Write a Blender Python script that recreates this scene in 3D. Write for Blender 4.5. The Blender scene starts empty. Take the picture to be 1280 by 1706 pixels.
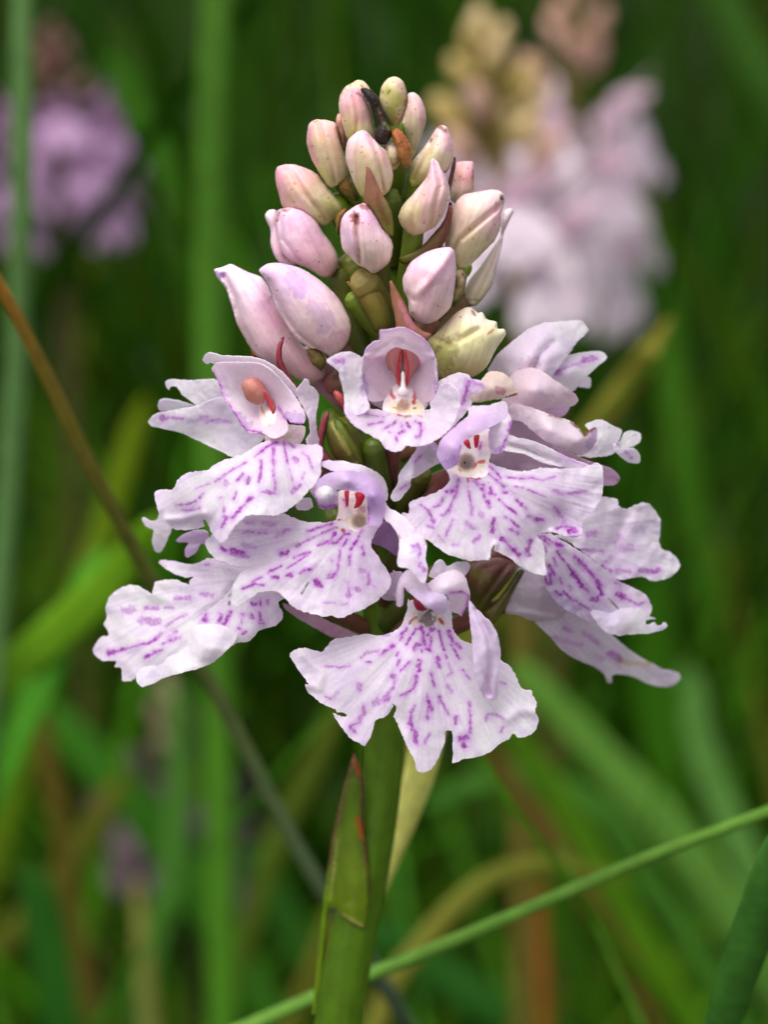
import bpy, math, random
import numpy as np
from mathutils import Vector, Matrix, noise as mnoise
from mathutils.geometry import delaunay_2d_cdt

random.seed(7)
rng = np.random.default_rng(11)
scene = bpy.context.scene
COL = scene.collection

# ------------------------------------------------------------------ camera
D0 = 0.18                      # camera to the flower stalk
PITCH = math.radians(15)
ZC = 0.24                      # height of the middle of the picture on the stalk
CAM = np.array([0.0, -D0 * math.cos(PITCH), ZC + D0 * math.sin(PITCH)])
FW = 0.045                     # frame width at the stalk
cam = bpy.data.cameras.new("camera")
camo = bpy.data.objects.new("camera", cam)
COL.objects.link(camo)
camo.location = CAM
camo.rotation_euler = (math.pi / 2 - PITCH, 0, 0)
cam.sensor_fit = 'HORIZONTAL'
cam.sensor_width = 36
cam.lens = 36 * D0 / FW
cam.clip_start = 0.01
cam.clip_end = 200
cam.dof.use_dof = True
cam.dof.focus_distance = D0 - 0.0095
cam.dof.aperture_fstop = 43
cam.dof.aperture_blades = 0
scene.camera = camo

# ------------------------------------------------------------------ daylight
SUN_EL, SUN_AZ = math.radians(62), math.radians(-150)   # high, from behind the camera's left shoulder
world = bpy.data.worlds.new("World")
scene.world = world
world.use_nodes = True
wn = world.node_tree.nodes
wl = world.node_tree.links
bg = wn["Background"]
sky = wn.new("ShaderNodeTexSky")
sky.sky_type = 'NISHITA'
sky.sun_disc = False
sky.sun_elevation = SUN_EL
sky.sun_rotation = SUN_AZ
sky.air_density = 1.0
sky.dust_density = 3.0
hsv = wn.new("ShaderNodeHueSaturation")
hsv.inputs['Saturation'].default_value = 0.15
wl.new(sky.outputs[0], hsv.inputs['Color'])
wl.new(hsv.outputs[0], bg.inputs[0])
bg.inputs[1].default_value = 0.12
sun = bpy.data.lights.new("sun", 'SUN')
sun.energy = 1.35
sun.angle = math.radians(42)
sun.color = (1.0, 0.965, 0.91)
suno = bpy.data.objects.new("sun", sun)
COL.objects.link(suno)
sd = Vector((math.sin(SUN_AZ) * math.cos(SUN_EL), math.cos(SUN_AZ) * math.cos(SUN_EL), math.sin(SUN_EL)))
suno.rotation_euler = sd.to_track_quat('Z', 'Y').to_euler()
suno.location = (0, 0, 3)

scene.view_settings.view_transform = 'Standard'
scene.view_settings.look = 'None'
scene.view_settings.exposure = 0.84
scene.view_settings.gamma = 1.0
scene.view_settings.use_curve_mapping = False
scene.render.engine = 'CYCLES'
scene.cycles.use_denoising = True
scene.cycles.max_bounces = 10
scene.cycles.diffuse_bounces = 5
scene.cycles.transmission_bounces = 5


# ------------------------------------------------------------------ helpers
def lin(r, g, b):
    out = []
    for c in (r, g, b):
        c /= 255.0
        out.append(c / 12.92 if c <= 0.04045 else ((c + 0.055) / 1.055) ** 2.4)
    return np.array(out)


K = FW / 1280 / D0
RX = np.array([1.0, 0, 0])
RU = np.array([0, math.sin(PITCH), math.cos(PITCH)])
RF = np.array([0, math.cos(PITCH), -math.sin(PITCH)])


def PV(x, y, d):
    """photo pixels and millimetres in front of the stalk's upright plane -> world points (n,3)"""
    x = np.atleast_1d(np.asarray(x, float)); y = np.atleast_1d(np.asarray(y, float)); d = np.atleast_1d(np.asarray(d, float))
    d = np.where(d > 11, 11 + (d - 11) * 0.62, d)
    r = RF[None] + ((x - 640) * K)[:, None] * RX[None] - ((y - 853) * K)[:, None] * RU[None]
    t = (-d * 1e-3 - CAM[1]) / r[:, 1]
    return CAM[None] + t[:, None] * r


def P(x, y, d=0.0):
    return PV(x, y, d)[0]


def Z(x0, y0, pts, s=0.25):
    return [(x0 + p[0] * s, y0 + p[1] * s) for p in pts]


def ZS(x0, y0, strokes, s=0.25):
    out = []
    for st in strokes:
        c = st[3] if len(st) > 3 else 'm'
        out.append((st[0] * s, st[1], Z(x0, y0, st[2], s), c))
    return out


PIG = {'m': lin(178, 22, 186), 'r': lin(196, 24, 56), 'b': lin(120, 52, 18), 'o': lin(170, 75, 20), 'd': lin(30, 24, 20),
       'y': lin(214, 196, 120), 'g': lin(120, 135, 40), 'p': lin(208, 120, 165), 't': lin(205, 180, 130), 'k': lin(96, 30, 40),
       'l': lin(176, 128, 205), 'w': lin(240, 232, 240), 'n': lin(40, 62, 12), 'v': lin(206, 150, 130), 'h': lin(226, 156, 236), 'q': lin(128, 108, 100)}


def densify(pts, step, wob=0.0, seed=0):
    """closed Catmull-Rom through pts (a doubled point makes a corner), resampled at about step"""
    p = np.array(pts, float)
    n = len(p)
    out = []
    for i in range(n):
        p0, p1, p2, p3 = p[i - 1], p[i], p[(i + 1) % n], p[(i + 2) % n]
        L = np.linalg.norm(p2 - p1)
        if L < 1e-6:
            continue
        if np.linalg.norm(p1 - p0) < 1e-6:
            p0 = p1 - (p2 - p1)
        if np.linalg.norm(p3 - p2) < 1e-6:
            p3 = p2 + (p2 - p1)
        # limit the neighbours' reach so uneven spacing does not overshoot
        for_l = np.linalg.norm(p1 - p0)
        if for_l > L: p0 = p1 + (p0 - p1) * (L / for_l)
        aft_l = np.linalg.norm(p3 - p2)
        if aft_l > L: p3 = p2 + (p3 - p2) * (L / aft_l)
        k = max(1, int(round(L / step)))
        for j in range(k):
            t = j / k
            q = 0.5 * ((2 * p1) + (-p0 + p2) * t + (2 * p0 - 5 * p1 + 4 * p2 - p3) * t * t + (-p0 + 3 * p1 - 3 * p2 + p3) * t ** 3)
            out.append(q)
    out = np.array(out)
    if wob > 0:
        for i, q in enumerate(out):
            v = mnoise.noise_vector(Vector((q[0] * 0.09, q[1] * 0.09, seed * 3.1))) * wob + mnoise.noise_vector(Vector((q[0] * 0.3, q[1] * 0.3, seed * 7.7))) * wob * 1.1
            out[i, 0] += v[0]; out[i, 1] += v[1]
    return out


def inside(poly, pts):
    x, y = pts[:, 0], pts[:, 1]
    c = np.zeros(len(pts), bool)
    px, py = poly[:, 0], poly[:, 1]
    qx, qy = np.roll(px, -1), np.roll(py, -1)
    for i in range(len(poly)):
        if py[i] == qy[i]:
            continue
        m = (py[i] > y) != (qy[i] > y)
        if m.any():
            xi = px[i] + (y - py[i]) * (qx[i] - px[i]) / (qy[i] - py[i])
            c ^= m & (x < xi)
    return c


def segdist(pts, line):
    """distance of each point to an open polyline"""
    line = np.array(line, float)
    if len(line) == 1:
        return np.linalg.norm(pts - line[0], axis=1)
    best = np.full(len(pts), 1e9)
    for a, b in zip(line[:-1], line[1:]):
        ab = b - a
        t = np.clip(((pts - a) @ ab) / max(1e-9, ab @ ab), 0, 1)
        best = np.minimum(best, np.linalg.norm(pts - a - t[:, None] * ab, axis=1))
    return best


def edgedist(pts, ring):
    best = np.full(len(pts), 1e9)
    for i in range(0, len(pts), 4000):
        d = np.linalg.norm(pts[i:i + 4000, None] - ring[None], axis=2)
        best[i:i + 4000] = d.min(1)
    return best


def tri_fill(ring, sp):
    lo, hi = ring.min(0), ring.max(0)
    ys = np.arange(lo[1], hi[1], sp * 0.866)
    grid = []
    for k, y in enumerate(ys):
        xs = np.arange(lo[0] + (sp / 2 if k % 2 else 0), hi[0], sp)
        grid.append(np.stack([xs, np.full(len(xs), y)], 1))
    g = np.concatenate(grid)
    g = g + rng.uniform(-0.12, 0.12, g.shape) * sp
    g = g[inside(ring, g)]
    if len(g):
        g = g[edgedist(g, ring) > sp * 0.62]
    allp = np.concatenate([ring, g]) if len(g) else ring
    v, e, f, ov, oe, of = delaunay_2d_cdt([Vector(p) for p in allp], [], [list(range(len(ring)))], 1, 1e-4)
    v = np.array([(q[0], q[1]) for q in v])
    orig = np.array([o[0] if o else 10 ** 9 for o in ov])
    return v, [tuple(t) for t in f if len(t) == 3], orig < len(ring)


def tps(dp):
    dp = np.array(dp, float)
    if len(dp) == 1:
        return lambda q: np.full(len(q), dp[0, 2])
    X = dp[:, :2] / 100.0
    n = len(X)
    if n < 4:
        A = np.c_[np.ones(n), X]
        c = np.linalg.lstsq(A, dp[:, 2], rcond=None)[0]
        return lambda q: np.c_[np.ones(len(q)), q / 100.0] @ c

    def U(r2):
        return np.where(r2 > 1e-12, r2 * np.log(np.maximum(r2, 1e-12)), 0)
    Km = U(((X[:, None] - X[None]) ** 2).sum(2)) + np.eye(n) * 0.02
    Pm = np.c_[np.ones(n), X]
    A = np.block([[Km, Pm], [Pm.T, np.zeros((3, 3))]])
    c = np.linalg.lstsq(A, np.r_[dp[:, 2], 0, 0, 0], rcond=None)[0]
    lo, hi = dp[:, 2].min() - 1.6, dp[:, 2].max() + 1.6

    def f(q):
        q = q / 100.0
        v = U(((q[:, None] - X[None]) ** 2).sum(2)) @ c[:n] + np.c_[np.ones(len(q)), q] @ c[n:]
        return np.clip(v, lo, hi)
    return f


def nz(q, s, seed=0.0):
    return np.array([mnoise.noise(Vector((a[0] * s, a[1] * s, seed))) for a in q])


WHITE = lin(251, 246, 255)
LAV = lin(236, 208, 244)
PINKW = lin(242, 222, 236)


def paint(q, strokes, col, grain=0.35, soft=1.0, seed=0.0):
    for w, a, pts, c in strokes:
        if c == 'm':
            a = min(1.0, a * 1.3); w = w * 1.05
        dist = segdist(q, pts)
        near = dist < w / 2 + 16
        if not near.any():
            continue
        dd = dist[near]
        g = nz(q[near], 0.33, seed + 5)
        dd = dd + nz(q[near], 0.16, seed + 9) * w * 0.45
        m = np.clip((w / 2 + soft - dd) / (2 * soft), 0, 1)
        m = m * m * (3 - 2 * m)
        if c == 'm':
            hl = 0.5 * a * np.exp(-(np.maximum(dd - w * 0.2, 0) / (3.0 + 0.5 * w)) ** 2) * (0.75 + 0.5 * g)
            hl = np.clip(hl, 0, 1)
            col[near] = col[near] * (1 - hl[:, None]) + PIG['h'][None] * hl[:, None]
            dots = nz(q[near], 0.21, seed + 15)
            m = m * np.clip(0.85 + 0.9 * dots, 0.25, 1.0)
        al = np.clip(a * m * (1 - grain * 0.3 + grain * g), 0, 1)
        col[near] = col[near] * (1 - al[:, None]) + PIG[c][None] * al[:, None]
    return col


SEED = [0]


def sheet(outline, dp, strokes=(), base=WHITE, tint=LAV, tint_amt=0.35, edge=None, sp=2.15, throat=None, vein=0.13, ruffle=0.40,
          dents=(), wob=0.9, rims=()):
    """one petal surface: outline in photo pixels, depth points (x, y, mm), pigment strokes"""
    SEED[0] += 1
    sd_ = SEED[0] * 1.37
    ring = densify(outline, sp * 1.15, wob, SEED[0])
    q, f, isb = tri_fill(ring, sp)
    ed = edgedist(q, ring)
    d = tps(dp)(q)
    size = np.sqrt(np.prod(ring.max(0) - ring.min(0)))
    ew = np.exp(-ed / (0.12 * size + 4))
    ruffle = ruffle * min(1.0, size / 170)
    d = d + ruffle * (nz(q, 2.6 / size, sd_) * (0.45 + ew) + 0.5 * nz(q, 6.5 / size, sd_ + 3) * (0.25 + ew) + 0.34 * nz(q, 15.0 / size, sd_ + 5) * ew)
    if throat is not None:
        t = q - np.array(throat)
        r = np.hypot(t[:, 0], t[:, 1])
        th = np.arctan2(t[:, 1], t[:, 0])
        ring_n = np.array([mnoise.noise(Vector((math.cos(a) * 5.5, math.sin(a) * 5.5, sd_ + rr * 0.004))) + 0.3 * mnoise.noise(Vector((math.cos(a) * 14, math.sin(a) * 14, sd_))) for a, rr in zip(th, r)])
        d = d + vein * ring_n * np.clip((r - 12) / 70, 0, 1)
        vn = np.array([mnoise.noise(Vector((math.cos(a) * 20, math.sin(a) * 20, sd_ + rr * 0.006))) for a, rr in zip(th, r)])
        vein_c = np.clip(1 - np.abs(vn) * 7, 0, 1) * np.clip((r - 20) / 60, 0, 1)
        d = d + 0.03 * vein_c
    else:
        d = d + vein * 0.35 * nz(q, 9.0 / size, sd_ + 8)
    for (x, y, r, dep) in dents:
        rr = np.hypot(q[:, 0] - x, q[:, 1] - y) / r
        d = d - dep * np.exp(-rr ** 4)
    for (pts, w, dep) in rims:      # raised (or sunk) folds along a line
        d = d + dep * np.exp(-(segdist(q, pts) / w) ** 2)
    if throat is None:
        vein_c = np.zeros(len(q))
    tn = np.clip(0.5 + 0.8 * nz(q, 1.9 / size, sd_ + 1) + 0.35 * nz(q, 5.0 / size, sd_ + 2), 0, 1) * tint_amt
    col = base[None] * (1 - tn[:, None]) + tint[None] * tn[:, None]
    col = col * (1 - 0.10 * vein_c[:, None] * np.array([0.8, 1.3, 0.6]))
    if edge is not None:
        c, w, a = edge
        m = a * np.exp(-(ed / w) ** 2)
        col = col * (1 - m[:, None]) + c[None] * m[:, None]
    col = paint(q, strokes, col, seed=sd_)
    return PV(q[:, 0], q[:, 1], d), f, col


def inflate(outline, d, half, c0, c1, base=None, tip=None, tilt=0.0, strokes=(), seams=(), blush=0.4, blush_col=None, speck=0, sp=3.0,
            back=1.0, wob=0.5, flat=0.5, grain_col=None):
    """a plump body whose silhouette is the outline: swollen towards and away from the eye, closed all round"""
    SEED[0] += 1
    sd_ = SEED[0] * 1.37
    ring = densify(outline, sp, wob, SEED[0])
    q, f, isb = tri_fill(ring, sp)
    lo, hi = ring.min(0) - 6, ring.max(0) + 6
    g = max(1.5, np.max(hi - lo) / 46)
    nx, ny = int((hi[0] - lo[0]) / g) + 2, int((hi[1] - lo[1]) / g) + 2
    gx, gy = np.meshgrid(lo[0] + g * np.arange(nx), lo[1] + g * np.arange(ny))
    m = inside(ring, np.c_[gx.ravel(), gy.ravel()]).reshape(ny, nx)
    u = np.zeros((ny, nx))
    for _ in range(420):
        s = np.zeros_like(u)
        s[1:-1, 1:-1] = 0.25 * (u[2:, 1:-1] + u[:-2, 1:-1] + u[1:-1, 2:] + u[1:-1, :-2] + 1)
        u = np.where(m, s, 0)
    fx, fy = (q[:, 0] - lo[0]) / g, (q[:, 1] - lo[1]) / g
    ix, iy = fx.astype(int), fy.astype(int)
    ax, ay = fx - ix, fy - iy
    us = u[iy, ix] * (1 - ax) * (1 - ay) + u[iy, ix + 1] * ax * (1 - ay) + u[iy + 1, ix] * (1 - ax) * ay + u[iy + 1, ix + 1] * ax * ay
    us = np.clip(us / max(1e-9, u.max()), 0, 1)
    ed = edgedist(q, ring)
    us = np.maximum(us, np.clip(ed / (max(ed.max(), 1e-6)), 0, 1) * 0.35)
    h = half * us ** flat
    h[isb] = 0
    for (pts, w, dep) in seams:
        h = h - dep * np.exp(-(segdist(q, pts) / w) ** 2) * np.clip(ed / 6, 0, 1)
    size = np.sqrt(np.prod(ring.max(0) - ring.min(0)))
    h = h * (1 + 0.06 * nz(q, 3.0 / size, sd_)) + 0.010 * half * nz(q, 11.0 / size, sd_ + 4) * np.clip(ed / 5, 0, 1)
    base = np.array(base if base is not None else ring[np.argmax(ring[:, 1])])
    tip = np.array(tip if tip is not None else ring[np.argmin(ring[:, 1])])
    ax_ = tip - base
    t = ((q - base) @ ax_) / (ax_ @ ax_)
    dm = d + tilt * (t - 0.5)
    tt = np.clip(t + 0.18 * nz(q, 3.0 / size, sd_ + 1), 0, 1)
    tt = tt * tt * (3 - 2 * tt)
    col = c0[None] * (1 - tt[:, None]) + c1[None] * tt[:, None]
    if blush_col is not None:
        b = np.clip(0.15 + 1.1 * nz(q, 3.2 / size, sd_ + 6) + 0.5 * np.exp(-ed / (0.07 * size)), 0, 1) * blush
        col = col * (1 - b[:, None]) + blush_col[None] * b[:, None]
    un = ax_ / (np.linalg.norm(ax_) + 1e-9)
    al_, pe_ = q @ un, q @ np.array([-un[1], un[0]])
    streak = np.array([mnoise.noise(Vector((a_ * 0.012, b_ * 0.16, sd_))) for a_, b_ in zip(al_, pe_)])
    col = col * (1 + 0.05 * nz(q, 0.22, sd_ + 2) + 0.13 * streak)[:, None]
    st = list(strokes)
    if blush_col is not None:
        for (pts_, w_, dep_) in seams:
            st.append((3.0, 0.4, pts_, 'v'))
    if speck and blush_col is not None:
        L_ = np.linalg.norm(ax_)
        wd = np.ptp(pe_) * 0.5
        mid = (pe_.max() + pe_.min()) / 2
        pv = np.array([-un[1], un[0]])
        for off in (-0.55, -0.15, 0.3, 0.62):
            ln_ = [tuple(base + un * L_ * s + pv * ((mid - base @ pv) * math.sin(math.pi * min(1, s * 1.2)) * 0.8 + off * wd * math.sin(math.pi * (0.12 + 0.8 * s)))) for s in np.linspace(0.12, 0.93, 7)]
            st.append((2.4, 0.3, ln_, 'p' if off > 0 else 'v'))
    for _ in range(speck):
        k = rng.integers(len(q))
        st.append((rng.uniform(1.2, 3.2), 0.85, [tuple(q[k])], 'b'))
    col = paint(q, st, col, seed=sd_)
    front = PV(q[:, 0], q[:, 1], dm + h)
    bi = np.where(~isb)[0]
    remap = np.arange(len(q))
    remap[bi] = len(q) + np.arange(len(bi))
    rear = PV(q[bi, 0], q[bi, 1], dm[bi] - back * h[bi])
    f2 = [tuple(int(remap[i]) for i in reversed(t_)) for t_ in f]
    return np.concatenate([front, rear]), list(f) + f2, np.concatenate([col, col[bi]])


def tube(path, radii, c0, c1, n=12, rings=None, flat=1.0, wav=0.06, seed=0, cols=None):
    """round stem through world points, colours from start to end"""
    path = np.array(path, float)
    m = rings or (len(path) - 1) * 6 + 1
    tk = np.linspace(0, len(path) - 1, m)
    pp, rr = [], []
    for t in tk:
        i = min(int(t), len(path) - 2)
        u = t - i
        p0, p1, p2, p3 = path[max(i - 1, 0)], path[i], path[i + 1], path[min(i + 2, len(path) - 1)]
        ls, l0, l3 = np.linalg.norm(p2 - p1), np.linalg.norm(p1 - p0), np.linalg.norm(p3 - p2)
        if l0 > ls: p0 = p1 + (p0 - p1) * (ls / l0)
        if l3 > ls: p3 = p2 + (p3 - p2) * (ls / l3)
        pp.append(0.5 * ((2 * p1) + (-p0 + p2) * u + (2 * p0 - 5 * p1 + 4 * p2 - p3) * u * u + (-p0 + 3 * p1 - 3 * p2 + p3) * u ** 3))
        rr.append(radii[i] * (1 - u) + radii[i + 1] * u)
    pp = np.array(pp)
    v, f, col = [], [], []
    tang = np.gradient(pp, axis=0)
    view = RF
    for i in range(m):
        t = tang[i] / (np.linalg.norm(tang[i]) + 1e-12)
        s = np.cross(t, view); s /= np.linalg.norm(s) + 1e-9
        b = np.cross(s, t)
        for k in range(n):
            a = 2 * math.pi * k / n
            r = rr[i] * (1 + wav * mnoise.noise(Vector((math.cos(a) * 1.5, math.sin(a) * 1.5, i * 0.15 + seed))))
            v.append(pp[i] + r * (math.cos(a) * s + flat * math.sin(a) * b))
        x = i / (m - 1)
        if cols is not None:
            tt_ = tk[i]; ii = min(int(tt_), len(cols) - 2); uu = min(1, tt_ - ii)
            cx_ = cols[ii] * (1 - uu) + cols[ii + 1] * uu
        else:
            cx_ = c0 * (1 - x) + c1 * x
        for k in range(n):
            w = 1 + 0.24 * mnoise.noise(Vector((k * 0.9, i * 0.12, seed + 4))) + 0.1 * mnoise.noise(Vector((k * 0.9, i * 0.9, seed + 9)))
            col.append(cx_ * w)
    for i in range(m - 1):
        for k in range(n):
            a, b2 = i * n + k, i * n + (k + 1) % n
            f.append((a, b2, b2 + n, a + n))
    v.append(pp[0]); col.append(c0)
    v.append(pp[-1]); col.append(c1)
    for k in range(n):
        f.append((k, len(v) - 2, (k + 1) % n))
        f.append(((m - 1) * n + k, (m - 1) * n + (k + 1) % n, len(v) - 1))
    return np.array(v), f, np.array(col)


WLOC = {}


def mesh_data(name, sheets):
    off = 0
    V, F, C = [], [], []
    for v, f, c in sheets:
        V.append(v); C.append(c)
        F.extend([tuple(i + off for i in t) for t in f])
        off += len(v)
    V = np.concatenate(V); C = np.concatenate(C)
    me = bpy.data.meshes.new(name)
    me.from_pydata(V.tolist(), [], F)
    at = me.color_attributes.new("pigment", 'FLOAT_COLOR', 'POINT')
    at.data.foreach_set("color", np.c_[np.clip(C, 0.001, 0.95), np.ones(len(C))].astype(np.float32).ravel())
    me.polygons.foreach_set("use_smooth", [True] * len(me.polygons))
    me.update()
    return me


def link(name, me, mat, parent=None, thick=None):
    o = bpy.data.objects.new(name, me)
    COL.objects.link(o)
    if mat is not None and not me.materials:
        me.materials.append(mat)
    if parent is not None:
        o.parent = parent
        o.matrix_parent_inverse = Matrix.Translation(-WLOC[parent.name])
    WLOC[o.name] = Vector((0, 0, 0)) if parent is None else Vector((0, 0, 0))
    if thick:
        md = o.modifiers.new("thickness", 'SOLIDIFY')
        md.thickness = thick
        md.offset = -1
        es = o.modifiers.new('rim', 'EDGE_SPLIT'); es.split_angle = math.radians(55)
    return o


def put(name, sheets, mat, parent=None, thick=None):
    if isinstance(sheets, tuple):
        sheets = [sheets]
    return link(name, mesh_data(name, sheets), mat, parent, thick)


def facing(sh):
    """turn a sheet's faces towards the eye"""
    v, f, c = sh
    a, b, d = (v[[t[k] for t in f]] for k in (0, 1, 2))
    nrm = np.cross(b - a, d - a)
    s = np.einsum('ij,ij->i', nrm, CAM[None] - a)
    if np.median(s) < 0:
        f = [tuple(reversed(t)) for t in f]
    return v, f, c


def petal(name, sheets, mat, parent, thick=0.00007):
    if isinstance(sheets, tuple):
        sheets = [sheets]
    return put(name, [facing(s) for s in sheets], mat, parent, thick)


def body(name, shs, mat, parent):
    if isinstance(shs, tuple):
        shs = [shs]
    return put(name, [facing_half(s) for s in shs], mat, parent)


def facing_half(sh):
    """closed body: make normals point outward (signed volume)"""
    v, f, c = sh
    vol = 0.0
    o = v.mean(0)
    for t in f:
        a, b, d = v[t[0]] - o, v[t[1]] - o, v[t[2]] - o
        vol += a @ np.cross(b, d)
    if vol < 0:
        f = [tuple(reversed(t)) for t in f]
    return v, f, c


def empty(name, loc, parent=None):
    o = bpy.data.objects.new(name, None)
    COL.objects.link(o)
    o.empty_display_size = 0.005
    wl_ = Vector(loc)
    o.location = wl_
    if parent is not None:
        o.parent = parent
        o.matrix_parent_inverse = Matrix.Translation(-WLOC[parent.name])
    WLOC[o.name] = wl_
    return o


def tag(o, label=None, cat=None, group=None, kind=None):
    if label: o['label'] = label
    if cat: o['category'] = cat
    if group: o['group'] = group
    if kind: o['kind'] = kind
    return o


# ------------------------------------------------------------------ materials
def mat_pig(name, rough=0.5, trans=0.0, sss=0.0, bump=None, spec=0.4, var=0.08, sparkle=0.0, coat=0.0, sat=1.0):
    m = bpy.data.materials.new(name)
    m.use_nodes = True
    nt = m.node_tree
    N, L = nt.nodes, nt.links
    b = N["Principled BSDF"]
    out = N["Material Output"]
    at = N.new("ShaderNodeAttribute"); at.attribute_name = "pigment"
    tc = N.new("ShaderNodeTexCoord")
    no = N.new("ShaderNodeTexNoise"); no.inputs['Scale'].default_value = 900; no.inputs['Detail'].default_value = 4
    L.new(tc.outputs['Object'], no.inputs['Vector'])
    mr = N.new("ShaderNodeMapRange")
    mr.inputs['From Min'].default_value = 0.3; mr.inputs['From Max'].default_value = 0.7
    mr.inputs['To Min'].default_value = 1 - var; mr.inputs['To Max'].default_value = 1 + var * 0.5
    L.new(no.outputs['Fac'], mr.inputs['Value'])
    if sparkle:
        nf = N.new("ShaderNodeTexNoise"); nf.inputs['Scale'].default_value = 5200; nf.inputs['Detail'].default_value = 2
        L.new(tc.outputs['Object'], nf.inputs['Vector'])
        mf = N.new("ShaderNodeMapRange")
        mf.inputs['From Min'].default_value = 0.32; mf.inputs['From Max'].default_value = 0.68
        mf.inputs['To Min'].default_value = 0.95; mf.inputs['To Max'].default_value = 1.03
        L.new(nf.outputs['Fac'], mf.inputs['Value'])
        mm = N.new("ShaderNodeMath"); mm.operation = 'MULTIPLY'
        L.new(mr.outputs[0], mm.inputs[0]); L.new(mf.outputs[0], mm.inputs[1])
        mr = mm
    mul = N.new("ShaderNodeVectorMath"); mul.operation = 'SCALE'
    L.new(at.outputs['Color'], mul.inputs[0]); L.new(mr.outputs[0], mul.inputs['Scale'])
    L.new(mul.outputs[0], b.inputs['Base Color'])
    b.inputs['Roughness'].default_value = rough
    b.inputs['Specular IOR Level'].default_value = spec
    b.inputs['Coat Weight'].default_value = coat
    b.inputs['Coat Roughness'].default_value = 0.25
    if sss:
        b.inputs['Subsurface Weight'].default_value = sss
        b.inputs['Subsurface Radius'].default_value = (1.0, 0.75, 0.85)
        b.inputs['Subsurface Scale'].default_value = 0.0005
    last = None
    for (sc, dist, strength) in (bump or ()):
        n2 = N.new("ShaderNodeTexNoise"); n2.inputs['Scale'].default_value = sc; n2.inputs['Detail'].default_value = 3
        L.new(tc.outputs['Object'], n2.inputs['Vector'])
        bp = N.new("ShaderNodeBump"); bp.inputs['Strength'].default_value = strength; bp.inputs['Distance'].default_value = dist
        L.new(n2.outputs['Fac'], bp.inputs['Height'])
        if last is not None:
            L.new(last.outputs[0], bp.inputs['Normal'])
        last = bp
    if last is not None:
        L.new(last.outputs[0], b.inputs['Normal'])
    if sparkle:
        vo = N.new("ShaderNodeTexVoronoi"); vo.inputs['Scale'].default_value = 5200
        L.new(tc.outputs['Object'], vo.inputs['Vector'])
        r2 = N.new("ShaderNodeMapRange")
        r2.inputs['From Min'].default_value = 0.0; r2.inputs['From Max'].default_value = 0.5
        r2.inputs['To Min'].default_value = rough - sparkle; r2.inputs['To Max'].default_value = rough
        L.new(vo.outputs['Distance'], r2.inputs['Value'])
        L.new(r2.outputs[0], b.inputs['Roughness'])
    if trans:
        tr = N.new("ShaderNodeBsdfTranslucent")
        L.new(mul.outputs[0], tr.inputs['Color'])
        mx = N.new("ShaderNodeMixShader"); mx.inputs[0].default_value = trans
        L.new(b.outputs[0], mx.inputs[1]); L.new(tr.outputs[0], mx.inputs[2])
        L.new(mx.outputs[0], out.inputs['Surface'])
    return m


M_PETAL = mat_pig("petal", 0.5, 0.58, 0.0, [(6000, 0.00006, 0.5), (1300, 0.0001, 0.2)], 0.45, 0.04, 0.2)
M_BUD = mat_pig("bud_skin", 0.5, 0.0, 0.35, [(3200, 0.00005, 0.4), (900, 0.0001, 0.25)], 0.32, 0.12)
M_GREEN = mat_pig("stem_skin", 0.42, 0.0, 0.1, [(1500, 0.00008, 0.3)], 0.4, 0.2)
M_COLUMN = mat_pig("column_skin", 0.45, 0.0, 0.3, [(4200, 0.00008, 0.6)], 0.35, 0.12)
M_DRY = mat_pig("dry_skin", 0.6, 0.0, 0.0, [(2600, 0.0002, 0.8), (900, 0.0004, 0.6)], 0.4, 0.35)
M_BLADE = mat_pig("grass_blade", 0.55, 0.25, 0.0, [(700, 0.0002, 0.3)], 0.08, 0.2)
M_FIELD = mat_pig("meadow_grass", 0.65, 0.25, 0.0, None, 0.05, 0.2)
M_FAR = mat_pig("far_petal", 0.55, 0.45, 0.0, None, 0.3, 0.1)
# ------------------------------------------------------------------ ground and the meadow behind
gm = bpy.data.materials.new("soil")
gm.use_nodes = True
N, L = gm.node_tree.nodes, gm.node_tree.links
tc = N.new("ShaderNodeTexCoord")
n1 = N.new("ShaderNodeTexNoise"); n1.inputs['Scale'].default_value = 40; n1.inputs['Detail'].default_value = 6
L.new(tc.outputs['Object'], n1.inputs['Vector'])
cr = N.new("ShaderNodeValToRGB")
cr.color_ramp.elements[0].position = 0.35; cr.color_ramp.elements[0].color = (0.012, 0.010, 0.006, 1)
cr.color_ramp.elements[1].position = 0.7; cr.color_ramp.elements[1].color = (0.035, 0.045, 0.012, 1)
L.new(n1.outputs['Fac'], cr.inputs[0])
L.new(cr.outputs[0], N["Principled BSDF"].inputs['Base Color'])
N["Principled BSDF"].inputs['Roughness'].default_value = 0.9
S, G = 60.0, 61
xs = np.linspace(-1, 1, G); xs = np.sign(xs) * np.abs(xs) ** 3 * S
gv = [(x, y, 0.02 * mnoise.noise(Vector((x * 1.3, y * 1.3, 2))) * min(1, max(0, (math.hypot(x, y) - 0.3)))) for y in xs for x in xs]
gf = [(j * G + i, j * G + i + 1, (j + 1) * G + i + 1, (j + 1) * G + i) for j in range(G - 1) for i in range(G - 1)]
gme = bpy.data.meshes.new("ground"); gme.from_pydata(gv, [], gf); gme.update()
tag(link("ground", gme, gm), "dark mossy soil under the grass", None, None, 'structure')


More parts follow.
